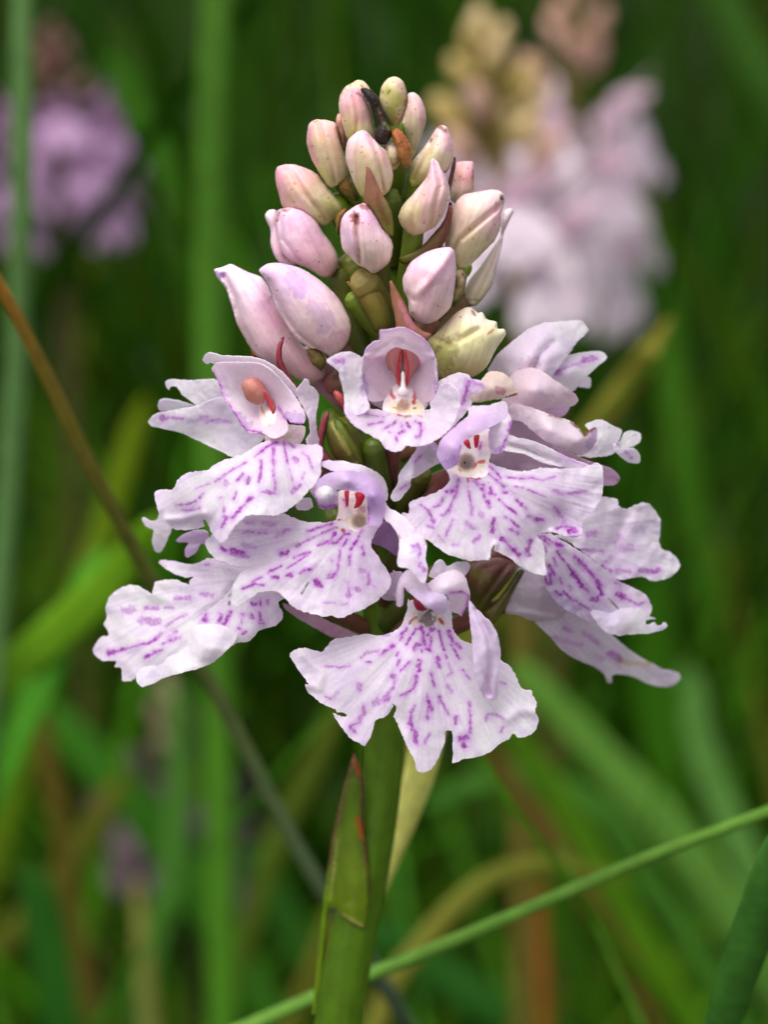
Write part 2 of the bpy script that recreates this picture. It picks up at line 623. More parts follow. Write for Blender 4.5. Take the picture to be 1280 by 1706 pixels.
def ribbon_field(n, yr, hr, wr, cols, xspread, lean, seed, sink=0.0, dim=1.0):
    r = np.random.default_rng(seed)
    cols = [q * np.array([0.82, 1.06, 0.5]) for q in cols]
    SEG = 9
    V, F, C = [], [], []
    ys = yr[0] + (yr[1] - yr[0]) * r.random(n) ** 1.5
    for i in range(n):
        y = ys[i]
        x = r.uniform(-1, 1) * (xspread[0] + xspread[1] * y)
        h = r.uniform(*hr); w = r.uniform(*wr)
        az = r.uniform(0, 2 * math.pi); ln = r.uniform(*lean) * h
        droop = r.uniform(0.0, 0.5) if r.random() < 0.6 else r.uniform(0.5, 1.1)
        c = cols[r.integers(len(cols))] * r.uniform(0.7, 1.2) * dim
        c2 = cols[r.integers(len(cols))] * r.uniform(0.8, 1.2) * dim
        tw = r.uniform(-1.2, 1.2)
        fa = r.uniform(0, math.pi)
        b = len(V)
        for k in range(SEG):
            t = k / (SEG - 1)
            out = ln * t ** 1.7
            z = h * (t - droop * 0.45 * t ** 3) + sink
            cx, cy = x + out * math.cos(az), y + out * math.sin(az)
            if cy < 0.035 and abs(cx) < 0.12:
                cy = 0.035 + (0.035 - cy) * 0.3
            ww = w * (1 - t ** 2.2) * 0.5 + 0.0001
            a = fa + tw * t
            sx, sy = math.cos(a) * ww, math.sin(a) * ww
            nx_, ny_ = -math.sin(a) * ww * 0.35, math.cos(a) * ww * 0.35
            V += [(cx - sx, cy - sy, z), (cx + nx_, cy + ny_, z), (cx + sx, cy + sy, z)]
            cc = c * (1 - t) + c2 * t
            C += [cc, cc * 0.85, cc]
        for k in range(SEG - 1):
            o = b + 3 * k
            F += [(o, o + 1, o + 4, o + 3), (o + 1, o + 2, o + 5, o + 4)]
    me = bpy.data.meshes.new("grass")
    me.from_pydata(V, [], F)
    at = me.color_attributes.new("pigment", 'FLOAT_COLOR', 'POINT')
    at.data.foreach_set("color", np.c_[np.array(C), np.ones(len(C))].astype(np.float32).ravel())
    me.polygons.foreach_set("use_smooth", [True] * len(me.polygons))
    me.update()
    return me


GC = [lin(48, 88, 6), lin(54, 100, 8), lin(40, 76, 6), lin(68, 106, 8), lin(36, 84, 10), lin(74, 102, 8), lin(86, 94, 22), lin(58, 92, 18)]
GB = [lin(84, 132, 20), lin(70, 124, 24), lin(98, 136, 28), lin(62, 108, 20), lin(110, 128, 40), lin(80, 128, 52), lin(122, 106, 52), lin(52, 100, 22)]
tag(link("grass", ribbon_field(5200, (0.24, 3.4), (0.16, 0.36), (0.0018, 0.0042), GC, (0.16, 0.42), (0.05, 0.75), 3, dim=0.5), M_FIELD), "green meadow grass massed behind the orchids", None, None, 'stuff')
tag(link("grass", ribbon_field(560, (0.14, 0.38), (0.15, 0.262), (0.0009, 0.0024), GB, (0.05, 0.24), (0.25, 1.1), 34, dim=0.95), M_FIELD), "thin bright grass criss-crossing low behind the sharp orchid", None, None, 'stuff')
tag(link("grass", ribbon_field(900, (-0.10, 0.2), (0.04, 0.13), (0.0018, 0.0036), GC, (0.16, 0.2), (0.1, 0.7), 5, dim=0.6), M_FIELD), "short grass round the foot of the orchid", None, None, 'stuff')


def blade(pts, w, c0, c1, label, group="grass blades behind the orchid", cat="grass blade", flat=0.16, root=True, name="grass_leaf", mat=None, cols=None, n=10, dim=1.08, thin=0.85):
    """a leaf or stem of grass through photo points (x, y, mm in front of the stalk plane; minus is behind); w in mm"""
    c0, c1 = c0 * np.array([0.95, 1.03, 0.62]), c1 * np.array([0.95, 1.03, 0.62])
    ws = list(w) if hasattr(w, '__len__') else [w] * len(pts)
    ws = [w_ * ((180 - 1.45 * q[2]) / (180 - q[2]) if q[2] < -50 else 1) * (thin if q[2] < -50 else 1) for w_, q in zip(ws, pts)]
    pts = [(q[0], q[1], q[2] * 1.45 if q[2] < -50 else q[2]) for q in pts]
    path = [P(*p) for p in pts]
    out_ = not (0 < pts[0][0] < 1280 and 0 < pts[0][1] < 1706)
    up = (path[0] - path[1]) / np.linalg.norm(path[0] - path[1])
    ln = 0.03 if out_ else 0.003
    path = [path[0] + up * ln, path[0] + up * ln * 0.5] + path
    ws = [ws[0] * 0.12, ws[0] * 0.72] + ws
    if cols is not None:
        cols = [cols[0], cols[0]] + list(cols)
    if root:
        a, b = path[-2], path[-1]
        dirv = (b - a) / np.linalg.norm(b - a)
        zz = max(b[2], 0.02)
        side = dirv[:2] / max(0.35, abs(dirv[2])) * zz * 0.55
        q = b + dirv * 0.02
        path.append(q)
        path.append(np.array([q[0] + side[0] * 0.6, q[1] + side[1] * 0.6 + 0.004, zz * 0.45]))
        path.append(np.array([q[0] + side[0] * 0.8, q[1] + side[1] * 0.8 + 0.006, -0.002]))
        ws += [ws[-1], ws[-1], ws[-1]]
    o = put(name, tube(path, [x * 0.0005 for x in ws], c0 * dim, c1 * dim, n=n, flat=flat, seed=len(WLOC) * 1.7, wav=0.1, cols=cols), mat or M_BLADE)
    tag(o, label, cat, group)
    return o


PALE, FRESH, DEEP, STRAW, RUST, BLUE = lin(92, 130, 66), lin(88, 146, 40), lin(48, 84, 28), lin(168, 158, 92), lin(122, 98, 62), lin(98, 130, 94)
blade([(362, -60, -80), (352, 200, -82), (350, 420, -84), (352, 700, -86), (360, 1000, -88), (366, 1300, -90), (372, 1720, -92)], [3.0, 3.0, 3.1, 3.2, 3.2, 3.3, 3.4], PALE, FRESH, "broad pale green blade standing upright behind the left of the flowers")
blade([(38, -60, -62), (36, 300, -62), (28, 600, -63), (8, 900, -64), (-20, 1200, -65)], [1.9, 2.0, 2.1, 2.2, 2.2], BLUE, BLUE * .9, "grey-green upright blade in front of the mauve orchid", flat=.5)
blade([(-50, 400, -14), (0, 478, -15), (60, 590, -17), (130, 735, -20), (215, 900, -24), (300, 1050, -28), (380, 1190, -31), (500, 1420, -35), (640, 1640, -40), (700, 1740, -42)], [.8, .85, .9, .95, 1.0, 1.05, 1.1, 1.15, 1.2, 1.2], lin(196, 112, 40), lin(66, 84, 50), "thin stem slanting down from the left edge, orange above and grey-green below", flat=.9, name="grass_stalk", cols=[lin(178, 112, 44), lin(162, 116, 46), lin(140, 118, 48), lin(132, 122, 50), lin(110, 114, 50), lin(98, 110, 54), lin(100, 116, 66), lin(104, 124, 84), lin(80, 96, 76), lin(60, 76, 50), lin(50, 70, 30)])
blade([(1340, 1322, -7), (1280, 1352, -8), (1100, 1420, -10), (900, 1505, -12), (700, 1590, -13), (560, 1645, -13), (400, 1715, -13), (300, 1760, -13)], [.72, .76, .8, .86, .9, .95, .95, .95], lin(108, 150, 72), lin(118, 156, 84), "thin light green stem crossing behind the orchid's stalk to the right edge", flat=.9, name="grass_stalk")
blade([(722, 1180, -9), (700, 1290, -10), (672, 1370, -11), (640, 1450, -12), (612, 1520, -13), (590, 1600, -14)], [2.2, 2.0, 1.7, 1.4, 1.2, 1.0], lin(240, 230, 170), lin(230, 220, 150), "short straw-coloured blade beside the orchid's stalk", flat=.3)
blade([(1380, 1300, 6), (1300, 1430, 4), (1262, 1530, 2), (1225, 1640, 0), (1195, 1740, -2)], [2.6, 2.7, 2.6, 2.5, 2.4], lin(70, 118, 60), lin(62, 108, 48), "dark green folded blade in the bottom right corner", flat=.45)
blade([(1000, 1455, -62), (900, 1440, -61), (820, 1462, -60), (760, 1510, -59), (700, 1575, -58), (655, 1635, -57), (620, 1720, -56)], [1.2, 1.8, 2.1, 2.3, 2.3, 2.2, 2.0], lin(92, 100, 36), lin(122, 112, 56), "olive blade bent over like an elbow to the right of the stalk", flat=.35)
blade([(1090, 575, -72), (1084, 585, -72), (1050, 635, -74), (990, 715, -76), (940, 790, -78), (850, 950, -80), (700, 1240, -86)], [1.6, 2.4, 2.7, 2.7, 2.7, 2.6, 2.4], lin(140, 130, 66), lin(124, 122, 54), "tan blunt-ended blade leaning out behind the right-hand flowers", flat=.4)
blade([(245, 890, -60), (200, 950, -62), (120, 1030, -64), (40, 1100, -66), (-40, 1190, -68), (-120, 1300, -70)], [2.6, 3.6, 4.0, 3.8, 3.6, 3.4], lin(116, 158, 36), lin(94, 142, 42), "bright yellow-green broad blade arching in at the left edge")
blade([(150, 960, -66), (90, 1090, -66), (40, 1200, -66), (0, 1290, -66), (-60, 1420, -66)], [2.4, 3.2, 3.2, 3.2, 3.0], lin(90, 160, 60), lin(84, 148, 46), "fresh green blade leaning left just below the bright arched one")
blade([(770, 1080, -90), (850, 1210, -92), (930, 1330, -94), (1020, 1480, -96), (1110, 1640, -98), (1180, 1760, -100)], [2.6, 2.8, 3.2, 3.4, 3.4, 3.4], lin(86, 128, 36), lin(100, 150, 30), "long green blade slanting down to the bottom right")
blade([(790, 1200, -84), (840, 1290, -86), (920, 1400, -88), (990, 1510, -90), (1040, 1580, -92), (1090, 1700, -94)], [2.0, 2.4, 2.6, 2.4, 2.0, 1.6], RUST, lin(112, 92, 46), "reddish brown withered blade slanting below the lowest flower", name="withered_leaf")
blade([(902, 1500, -82), (904, 1600, -82), (908, 1720, -82)], [1.2, 1.7, 1.8], lin(124, 82, 42), lin(148, 88, 44), "short upright rust-brown stem at the bottom edge", name="withered_leaf", flat=.8)
blade([(880, 1130, -110), (1000, 1260, -112), (1110, 1380, -114), (1200, 1500, -116), (1290, 1640, -118)], [3.4, 4.4, 5.0, 5.0, 5.0], lin(106, 150, 70), lin(116, 164, 92), "wide pale blade slanting behind the light green stem")
blade([(1150, 1140, -120), (1170, 1250, -120), (1230, 1400, -120), (1300, 1560, -120)], [3.0, 3.8, 4.0, 4.0], lin(96, 136, 80), lin(104, 150, 88), "soft grey-green blade rising at the right below the last flower")
blade([(1170, -60, -110), (1230, 60, -112), (1290, 170, -114), (1360, 330, -118)], [3.6, 4.0, 4.2, 4.2], lin(76, 116, 56), lin(70, 110, 44), "dull green blade crossing the top right corner")
blade([(200, 130, -130), (260, 250, -130), (340, 370, -130), (440, 520, -130), (540, 700, -130)], [3, 3.6, 3.8, 4, 4], lin(52, 96, 30), lin(64, 104, 26), "dim green blade slanting behind the upright pale one")
blade([(70, 1180, -125), (150, 1260, -125), (250, 1370, -125), (330, 1490, -125), (420, 1640, -125)], [4, 5, 5.5, 5.5, 5], lin(58, 112, 36), lin(66, 118, 44), "soft broad blade slanting across the lower left")
blade([(300, 1180, -105), (296, 1340, -105), (280, 1480, -105), (250, 1600, -105), (225, 1740, -105)], [2.4, 3, 3, 2.8, 2.6], lin(76, 120, 56), lin(80, 128, 66), "curved green blade between the faded orchid and the left edge")
blade([(190, 1320, -118), (120, 1430, -118), (40, 1530, -118), (-60, 1640, -118)], [2.4, 3, 3, 3], lin(108, 104, 44), lin(90, 98, 40), "olive brown blade leaning to the lower left")
blade([(560, 1180, -100), (530, 1260, -100), (495, 1330, -100), (450, 1440, -100), (400, 1600, -100)], [2, 2.4, 2.4, 2.4, 2.4], lin(92, 100, 42), lin(80, 104, 36), "olive blade just left of the stalk under the flowers")
blade([(430, 1440, -130), (480, 1540, -130), (540, 1640, -130), (600, 1740, -130)], [4, 4.4, 4.6, 4.6], lin(50, 100, 40), lin(52, 96, 40), "deep green blade slanting behind the foot of the stalk")
blade([(640, 1560, -120), (760, 1640, -120), (900, 1730, -120)], [4.5, 5, 5], lin(46, 96, 38), lin(40, 84, 32), "deep green blade low on the right of the stalk")
blade([(60, 1480, -100), (80, 1580, -100), (110, 1720, -100)], [4, 5, 5.5], lin(44, 92, 36), lin(40, 92, 30), "dark green upright blade in the bottom left corner")
blade([(1060, 760, -150), (1080, 980, -150), (1100, 1200, -150), (1140, 1500, -150)], [5, 6, 6.5, 6.5], lin(66, 116, 26), lin(60, 110, 26), "broad shadowy blade upright beyond the right-hand flowers")
blade([(1100, 420, -190), (1110, 520, -190), (1125, 660, -190), (1150, 820, -190), (1190, 1020, -190)], [2, 3.4, 4, 4, 4], lin(80, 130, 46), lin(64, 110, 24), "blurred green blade standing to the right of the pink orchids")
blade([(230, 700, -110), (205, 780, -110), (180, 860, -110), (130, 1000, -110)], [2, 2.8, 3, 3], lin(110, 124, 24), lin(92, 120, 26), "short yellowish blade behind the slanting stem on the left")
blade([(740, 1330, -100), (820, 1300, -100), (920, 1310, -100), (1010, 1360, -100), (1090, 1480, -100)], [2, 3, 3.2, 3, 2.8], lin(66, 112, 50), lin(66, 110, 40), "blade arching over to the right under the lowest flower")
blade([(230, 1500, -95), (238, 1580, -95), (252, 1720, -95)], [1.4, 2.0, 2.2], lin(150, 140, 90), lin(120, 130, 80), "pale dry stub of a blade in the lower left", name="withered_leaf")
blade([(70, 1170, -100), (80, 1280, -100), (95, 1340, -100), (110, 1440, -100)], [1.5, 2.4, 2.4, 2.0], lin(100, 84, 42), lin(96, 80, 40), "brown withered blade at the left edge below the bright green ones", name="withered_leaf")


# ------------------------------------------------------------------ orchids further back
def lathe_mesh(name, prof, c0, c1, n=12, keel=0.0):
    V, F, C = [], [], []
    m = len(prof)
    for i, (zz, r) in enumerate(prof):
        for k in range(n):
            a = 2 * math.pi * k / n
            q = r * (1 + keel * math.cos(3 * a))
            V.append((q * math.cos(a), q * math.sin(a), zz)); C.append(c0 * (1 - i / (m - 1)) + c1 * i / (m - 1))
    for i in range(m - 1):
        for k in range(n):
            F.append((i * n + k, i * n + (k + 1) % n, (i + 1) * n + (k + 1) % n, (i + 1) * n + k))
    me = mesh_data(name, [(np.array(V), F, np.array(C))])
    return me


def far_lip(c, seed):
    """three lobed lip hanging down and out along +x, about 12 mm wide, with folded margins and spots"""
    V, F, C = [], [], []
    NU, NV = 13, 11
    for i in range(NV):
        t = i / (NV - 1)
        wid = 0.0016 + 0.0056 * math.sin(min(1.0, t * 1.25) * math.pi * 0.5) * (1 - 0.25 * max(0, t - 0.8) * 5)
        for j in range(NU):
            s = j / (NU - 1) * 2 - 1
            lobe = 1 + 0.14 * math.cos(s * math.pi * 2.4)
            L_ = 0.0095 * t * (lobe if t > 0.6 else 1)
            x = 0.0055 * math.sin(t * 1.5) - 0.0012 * s * s * t + 0.0006 * mnoise.noise(Vector((s * 3, t * 3, seed)))
            V.append((x + 0.002, s * wid, -L_ * 0.9))
            spot = 1 if mnoise.noise(Vector((s * 7, t * 5, seed + 3))) > 0.18 else 0
            C.append(c * (1 - 0.45 * spot) + lin(150, 50, 170) * 0.45 * spot)
    for i in range(NV - 1):
        for j in range(NU - 1):
            a = i * NU + j
            F.append((a, a + 1, a + NU + 1, a + NU))
    return mesh_data("lip", [(np.array(V), F, np.array(C))])


def far_petal(c, c2, ln, wd, seed):
    V, F, C = [], [], []
    for i in range(8):
        t = i / 7
        w = wd * math.sin(math.pi * (0.12 + 0.86 * t)) ** 0.8
        for j in range(5):
            s = j / 4 * 2 - 1
            V.append((ln * 0.55 * t + 0.0008 * math.cos(s * 1.5), s * w * 0.5, ln * (t - 0.25 * t * t) - 0.0010 * s * s))
            C.append(c * (1 - t) + c2 * t)
    for i in range(7):
        for j in range(4):
            a = i * 5 + j
            F.append((a, a + 1, a + 6, a + 5))
    return mesh_data("sepal", [(np.array(V), F, np.array(C))])


BUDP = [(-0.0005, 0.0004), (0.0008, 0.0013), (0.0024, 0.0018), (0.0042, 0.0017), (0.0058, 0.0011), (0.0066, 0.0003)]


def far_orchid(path, label, fc, bc, stemc, size, nfl, nbud, frac, seed, spread=1.0):
    """path: spike axis through photo points from its top downwards (x, y, mm)"""
    r = random.Random(seed)
    ax = [P(*p) for p in path]
    low = ax[-1]
    base = Vector((low[0] + 0.004, low[1] + 0.006, 0))
    o = empty("orchid", base)
    tag(o, label, "orchid", "orchids growing in the meadow")
    full = ax + [np.array([low[0] + 0.002, low[1] + 0.004, low[2] * 0.5]), np.array(base)]
    put("stalk", tube(full, [0.0010 * size] + [0.0018 * size] * (len(full) - 1), stemc * 1.1, stemc, n=10), M_GREEN, o)
    lip = far_lip(fc[0], seed); sep = [far_petal(fc[1], fc[0], 0.0075, 0.0042, seed), far_petal(fc[1], fc[2], 0.0068, 0.0048, seed + 1)]
    bud = [lathe_mesh("bud", BUDP, b0, b1, keel=0.08) for b0, b1 in bc]
    for m in [lip] + sep: m.materials.append(M_FAR)
    for m in bud: m.materials.append(M_BUD)
    tot = nfl + nbud
    r.random()
    cum = np.r_[0, np.cumsum([np.linalg.norm(b - a) for a, b in zip(ax[:-1], ax[1:])])]

    def at(t):
        s = t * cum[-1]
        i = min(int(np.searchsorted(cum, s, 'right')) - 1, len(ax) - 2)
        u = (s - cum[i]) / max(1e-9, cum[i + 1] - cum[i])
        return ax[i] * (1 - u) + ax[i + 1] * u
    for k in range(tot):
        t = (k + 0.5) / tot
        p = at(t)
        a = k * 2.39996 + r.uniform(-.25, .25) + seed
        grow = min(1, t / 0.45)
        rad = (0.0012 + 0.0062 * grow * spread) * size
        if k < nbud:
            b = bpy.data.objects.new("bud", bud[r.randrange(len(bud))])
            COL.objects.link(b); b.parent = o
            sc = size * (0.72 + 0.45 * grow + r.uniform(-.08, .08))
            tilt = 0.35 + 0.45 * grow
            b.matrix_basis = Matrix.Translation(Vector(p) - base + Vector((math.cos(a) * rad * .45, math.sin(a) * rad * .45, 0))) @ Matrix.Rotation(a, 4, 'Z') @ Matrix.Rotation(tilt, 4, 'Y') @ Matrix.Scale(sc, 4)
            continue
        fl = bpy.data.objects.new("flower", None)
        COL.objects.link(fl); fl.parent = o; fl.empty_display_size = 0.004
        sc = size * (0.85 + 0.25 * grow) * r.uniform(.88, 1.12)
        fl.matrix_basis = Matrix.Translation(Vector(p) - base + Vector((math.cos(a) * rad, math.sin(a) * rad, 0))) @ Matrix.Rotation(a + r.uniform(-.3, .3), 4, 'Z') @ Matrix.Rotation(r.uniform(-.15, .35), 4, 'Y') @ Matrix.Scale(sc, 4)
        q = bpy.data.objects.new("lip", lip); COL.objects.link(q); q.parent = fl
        for w_, (rz, ry) in enumerate([(0, -0.2), (1.0, .45), (-1.0, .45)]):
            q = bpy.data.objects.new("sepal", sep[w_ % 2]); COL.objects.link(q); q.parent = fl
            q.matrix_basis = Matrix.Rotation(rz, 4, 'Z') @ Matrix.Rotation(ry, 4, 'Y')
    return o


PK = [lin(252, 234, 244), lin(232, 196, 216), lin(242, 208, 226)]
MV = [lin(206, 168, 204), lin(140, 90, 140), lin(184, 130, 176)]
FD = [lin(126, 112, 108), lin(104, 90, 84), lin(104, 100, 78)]
far_orchid([(962, -30, -205), (958, 60, -206), (948, 170, -208), (936, 310, -210), (922, 430, -212)], "pale pink orchid in full bloom, blurred, its top cut by the picture's upper edge", PK, [(lin(190, 160, 140), lin(186, 136, 120)), (lin(180, 150, 120), lin(196, 146, 132))], lin(96, 90, 40), .74, 14, 9, .5, 3, 1.3)
far_orchid([(806, 50, -165), (814, 140, -165), (828, 250, -166), (848, 360, -167), (866, 460, -168)], "blurred pink orchid whose tan buds stand up just right of the sharp one", PK, [(lin(176, 160, 92), lin(206, 176, 136)), (lin(150, 132, 60), lin(190, 164, 104)), (lin(196, 156, 136), lin(206, 166, 150))], lin(110, 96, 40), .74, 12, 16, .5, 8, 1.35)
far_orchid([(84, 60, -230), (86, 110, -230), (90, 170, -230), (96, 250, -230), (102, 340, -230)], "mauve orchid with dark red buds, blurred at the upper left", MV, [(lin(112, 84, 66), lin(124, 82, 84)), (lin(110, 88, 56), lin(134, 92, 92))], lin(80, 66, 36), .54, 19, 13, .5, 5, 1.7)
far_orchid([(285, 1150, -200), (288, 1240, -200), (300, 1340, -200), (312, 1440, -200)], "low faded orchid with greyish pink flowers deep in the grass at left", FD, [(lin(150, 144, 104), lin(150, 130, 110))], lin(70, 80, 40), 0.66, 12, 7, .5, 9)
# ------------------------------------------------------------------ the orchid
AX = [(655, 205, 0), (648, 400, 0), (642, 600, 0), (640, 850, 0), (640, 1100, 0), (636, 1280, 0), (612, 1450, 0), (573, 1650, 0), (560, 1760, 0)]
foot = P(560, 1760, 0)
foot = Vector((foot[0] - 0.004, foot[1] + 0.012, 0.0))
orchid = empty("orchid", foot)
tag(orchid, "pale pink spotted orchid in sharp focus, buds on top, spotted white flowers below", "orchid", "orchids growing in the meadow")

G_DARK, G_MID, G_LITE = lin(62, 78, 18), lin(88, 108, 26), lin(126, 150, 44)
OLIVE, PURP = lin(104, 104, 34), lin(132, 70, 74)
CREAM, GREENC = lin(230, 216, 190), lin(186, 196, 116)
PINK, ROSE = lin(232, 188, 208), lin(222, 156, 176)
MAUVE = lin(222, 186, 216)
RED_B = lin(142, 84, 72)

# stalk, from under the topmost buds to the ground
pts = [P(*a) for a in AX] + [np.array([foot[0] + 0.002, foot[1] - 0.006, 0.10]), np.array(foot)]
PXW = FW / 1280
rad = [r * PXW for r in (18, 36, 44, 40, 36, 34, 38, 42, 44)] + [0.0020, 0.0022]
put("stalk", tube(pts, rad, lin(92, 122, 22), lin(70, 106, 6), n=28, wav=0.12), M_GREEN, orchid)

# sheathing leaf on the stalk with brown papery margins
lf = inflate([(590, 1252), (590, 1252), (600, 1275), (607, 1310), (606, 1370), (613, 1420), (616, 1490), (606, 1546), (578, 1533), (552, 1513), (544, 1560), (534, 1640), (524, 1700), (520, 1690),
              (527, 1620), (535, 1530), (545, 1450), (555, 1385), (574, 1305)], 1.5, 0.45, lin(98, 126, 12), lin(76, 106, 12), base=(575, 1540), tip=(590, 1260), wob=0.8, sp=3.4, back=0.6,
             strokes=[(16, .4, [(590, 1256), (574, 1312), (556, 1390), (547, 1450)], 'k'), (14, .4, [(592, 1260), (605, 1310), (603, 1370), (610, 1440)], 'k'), (8, .8, [(590, 1256), (607, 1310), (606, 1370), (614, 1440), (616, 1490)], 'k'), (7, .75, [(588, 1258), (572, 1308), (554, 1390), (546, 1440)], 'k'),
                      (9, .8, [(596, 1366), (602, 1385)], 'o'), (6, .8, [(604, 1400), (598, 1386)], 'o'), (6, .7, [(588, 1262), (600, 1290)], 'o'),
                      (40, .3, [(585, 1400), (584, 1510)], 'g'), (5, .5, [(554, 1511), (578, 1529), (604, 1542)], 'y'), (3, .35, [(562, 1400), (550, 1500)], 'y')],
             seams=[([(577, 1300), (580, 1500)], 9, 0.12)])
body("leaf", lf, M_GREEN, orchid)


# ---- young fruits and the crowded green middle, each behind its flower or bud
def ovary(p0, p1, r0, r1, c0, c1, mid=None, seed=0):
    a, b = P(*p0), P(*p1)
    m = (a + b) / 2 if mid is None else P(*mid)
    t = (b - m) / np.linalg.norm(b - m)
    return tube([a, m, b, b + t * r1 * PXW * 0.6, b + t * r1 * PXW * 0.85], [r0 * PXW, (r0 + r1) * 0.56 * PXW, r1 * PXW, r1 * PXW * 0.72, r1 * PXW * 0.25], c0, c1, n=14, seed=seed, wav=0.14)


for i, (a, b, r0, r1, c0, c1) in enumerate([
    ((646, 660, 1), (630, 440, 4), 16, 19, G_DARK, OLIVE), ((618, 640, 1.2), (566, 460, 1.2), 17, 18, G_DARK, OLIVE),
    ((660, 600, 1), (690, 385, 3), 15, 17, G_MID, G_LITE), ((655, 640, 1), (712, 540, 5), 15, 20, OLIVE, PURP),
    ((662, 470, 0.5), (700, 300, 1.5), 14, 20, G_MID, G_LITE), ((640, 430, 0.5), (618, 310, 3), 14, 18, G_MID, G_LITE),
    ((632, 470, 0), (560, 340, 0.8), 14, 20, G_MID, G_LITE), ((650, 380, 0), (660, 245, 1), 12, 20, G_MID, G_LITE),
    ((640, 380, 0), (556, 290, 1), 11, 15, G_MID, G_LITE), ((668, 560, 0), (768, 445, 1.5), 15, 20, OLIVE, G_LITE),
    ((668, 640, 0), (770, 500, 0), 13, 18, OLIVE, PURP), ((660, 690, 1), (745, 610, 3.5), 17, 26, OLIVE, G_LITE),
    ((636, 720, 0.5), (512, 600, 2), 18, 24, PURP, PINK), ((626, 700, 1.2), (566, 585, 4), 15, 20, OLIVE, PURP),
    ((640, 800, 2), (552, 700, 3), 18, 20, OLIVE, G_MID), ((646, 850, 3.2), (572, 715, 4.6), 19, 22, G_DARK, OLIVE),
    ((648, 900, 3.0), (622, 745, 5), 17, 18, G_DARK, G_MID), ((655, 860, 2.5), (700, 790, 5), 20, 20, G_DARK, OLIVE),
    ((652, 520, 2.2), (607, 470, 4.6), 17, 24, OLIVE, lin(146, 130, 72)), ((640, 560, 2.5), (590, 500, 3.4), 15, 16, G_MID, G_LITE),
    ((640, 980, 2), (560, 860, 4), 18, 20, OLIVE, G_MID), ((650, 960, 3), (700, 870, 6), 18, 20, G_DARK, PURP), ((648, 1040, 2), (730, 960, 7), 20, 20, G_DARK, OLIVE),
    ((640, 560, 0), (585, 440, 1), 20, 22, G_MID, OLIVE), ((650, 520, 0), (735, 430, 1), 20, 22, G_DARK, OLIVE), ((640, 640, 2), (560, 640, 3), 20, 22, OLIVE, PURP), ((652, 440, 1), (650, 330, 2.5), 18, 18, G_DARK, G_MID), ((660, 640, 2), (690, 590, 4), 18, 20, OLIVE, G_DARK),
    ((650, 1010, 0), (840, 930, 2), 18, 20, OLIVE, PURP), ((630, 1000, 0), (470, 960, 3), 17, 20, PURP, PINK),
]):
    put("ovary", ovary(a, b, r0, r1, c0, c1, seed=i * 3.3), M_GREEN, orchid)

body("ovary", inflate(Z(500, 530, [(165, 740), (215, 665), (290, 690), (350, 790), (405, 900), (415, 985), (330, 990), (220, 925)]), 5.6, 1.5, OLIVE, G_MID, strokes=[(6, .4, Z(500, 530, [(210, 700), (330, 900)]), 'y'), (22, .4, Z(500, 530, [(190, 780), (250, 920)]), 'k')],
                      seams=[(Z(500, 530, [(240, 700), (370, 950)]), 4, .3)]), M_GREEN, orchid)
body("ovary", inflate(Z(620, 880, [(640, 340), (700, 235), (830, 195), (950, 225), (960, 280), (880, 390), (800, 480), (735, 570), (670, 490)]), 5.2, 2.0, OLIVE, PURP, strokes=[(60, .4, Z(620, 880, [(860, 260), (720, 480)]), 'n'), (20, .4, Z(620, 880, [(690, 280), (760, 330)]), 'g')],
                      seams=[(Z(620, 880, [(900, 250), (700, 520)]), 6, .4)]), M_GREEN, orchid)
body("bract", inflate(Z(620, 880, [(985, 272), (1016, 285), (935, 440), (880, 545), (800, 645), (760, 600), (745, 560), (800, 515), (880, 420)]), 6.6, 0.5, lin(92, 84, 30), lin(58, 56, 34), strokes=[(4, .6, Z(620, 880, [(1010, 300), (880, 530), (805, 635)]), 'g')]), M_GREEN, orchid)
# shrivelled stub with a torn rim where a bud has dropped
body("flower_scar", inflate(Z(340, 330, [(940, 545), (985, 560), (1040, 530), (1065, 470), (1100, 500), (1180, 600), (1230, 720), (1240, 860), (1150, 900), (1080, 780), (1000, 640)]), 4.0, 1.1, OLIVE, lin(146, 124, 60), strokes=[(5, .85, Z(340, 330, [(940, 550), (985, 562), (1040, 535), (1066, 478)]), 'b'), (4, .8, Z(340, 330, [(1065, 580), (1110, 550)]), 'w')], speck=5), M_GREEN, orchid)

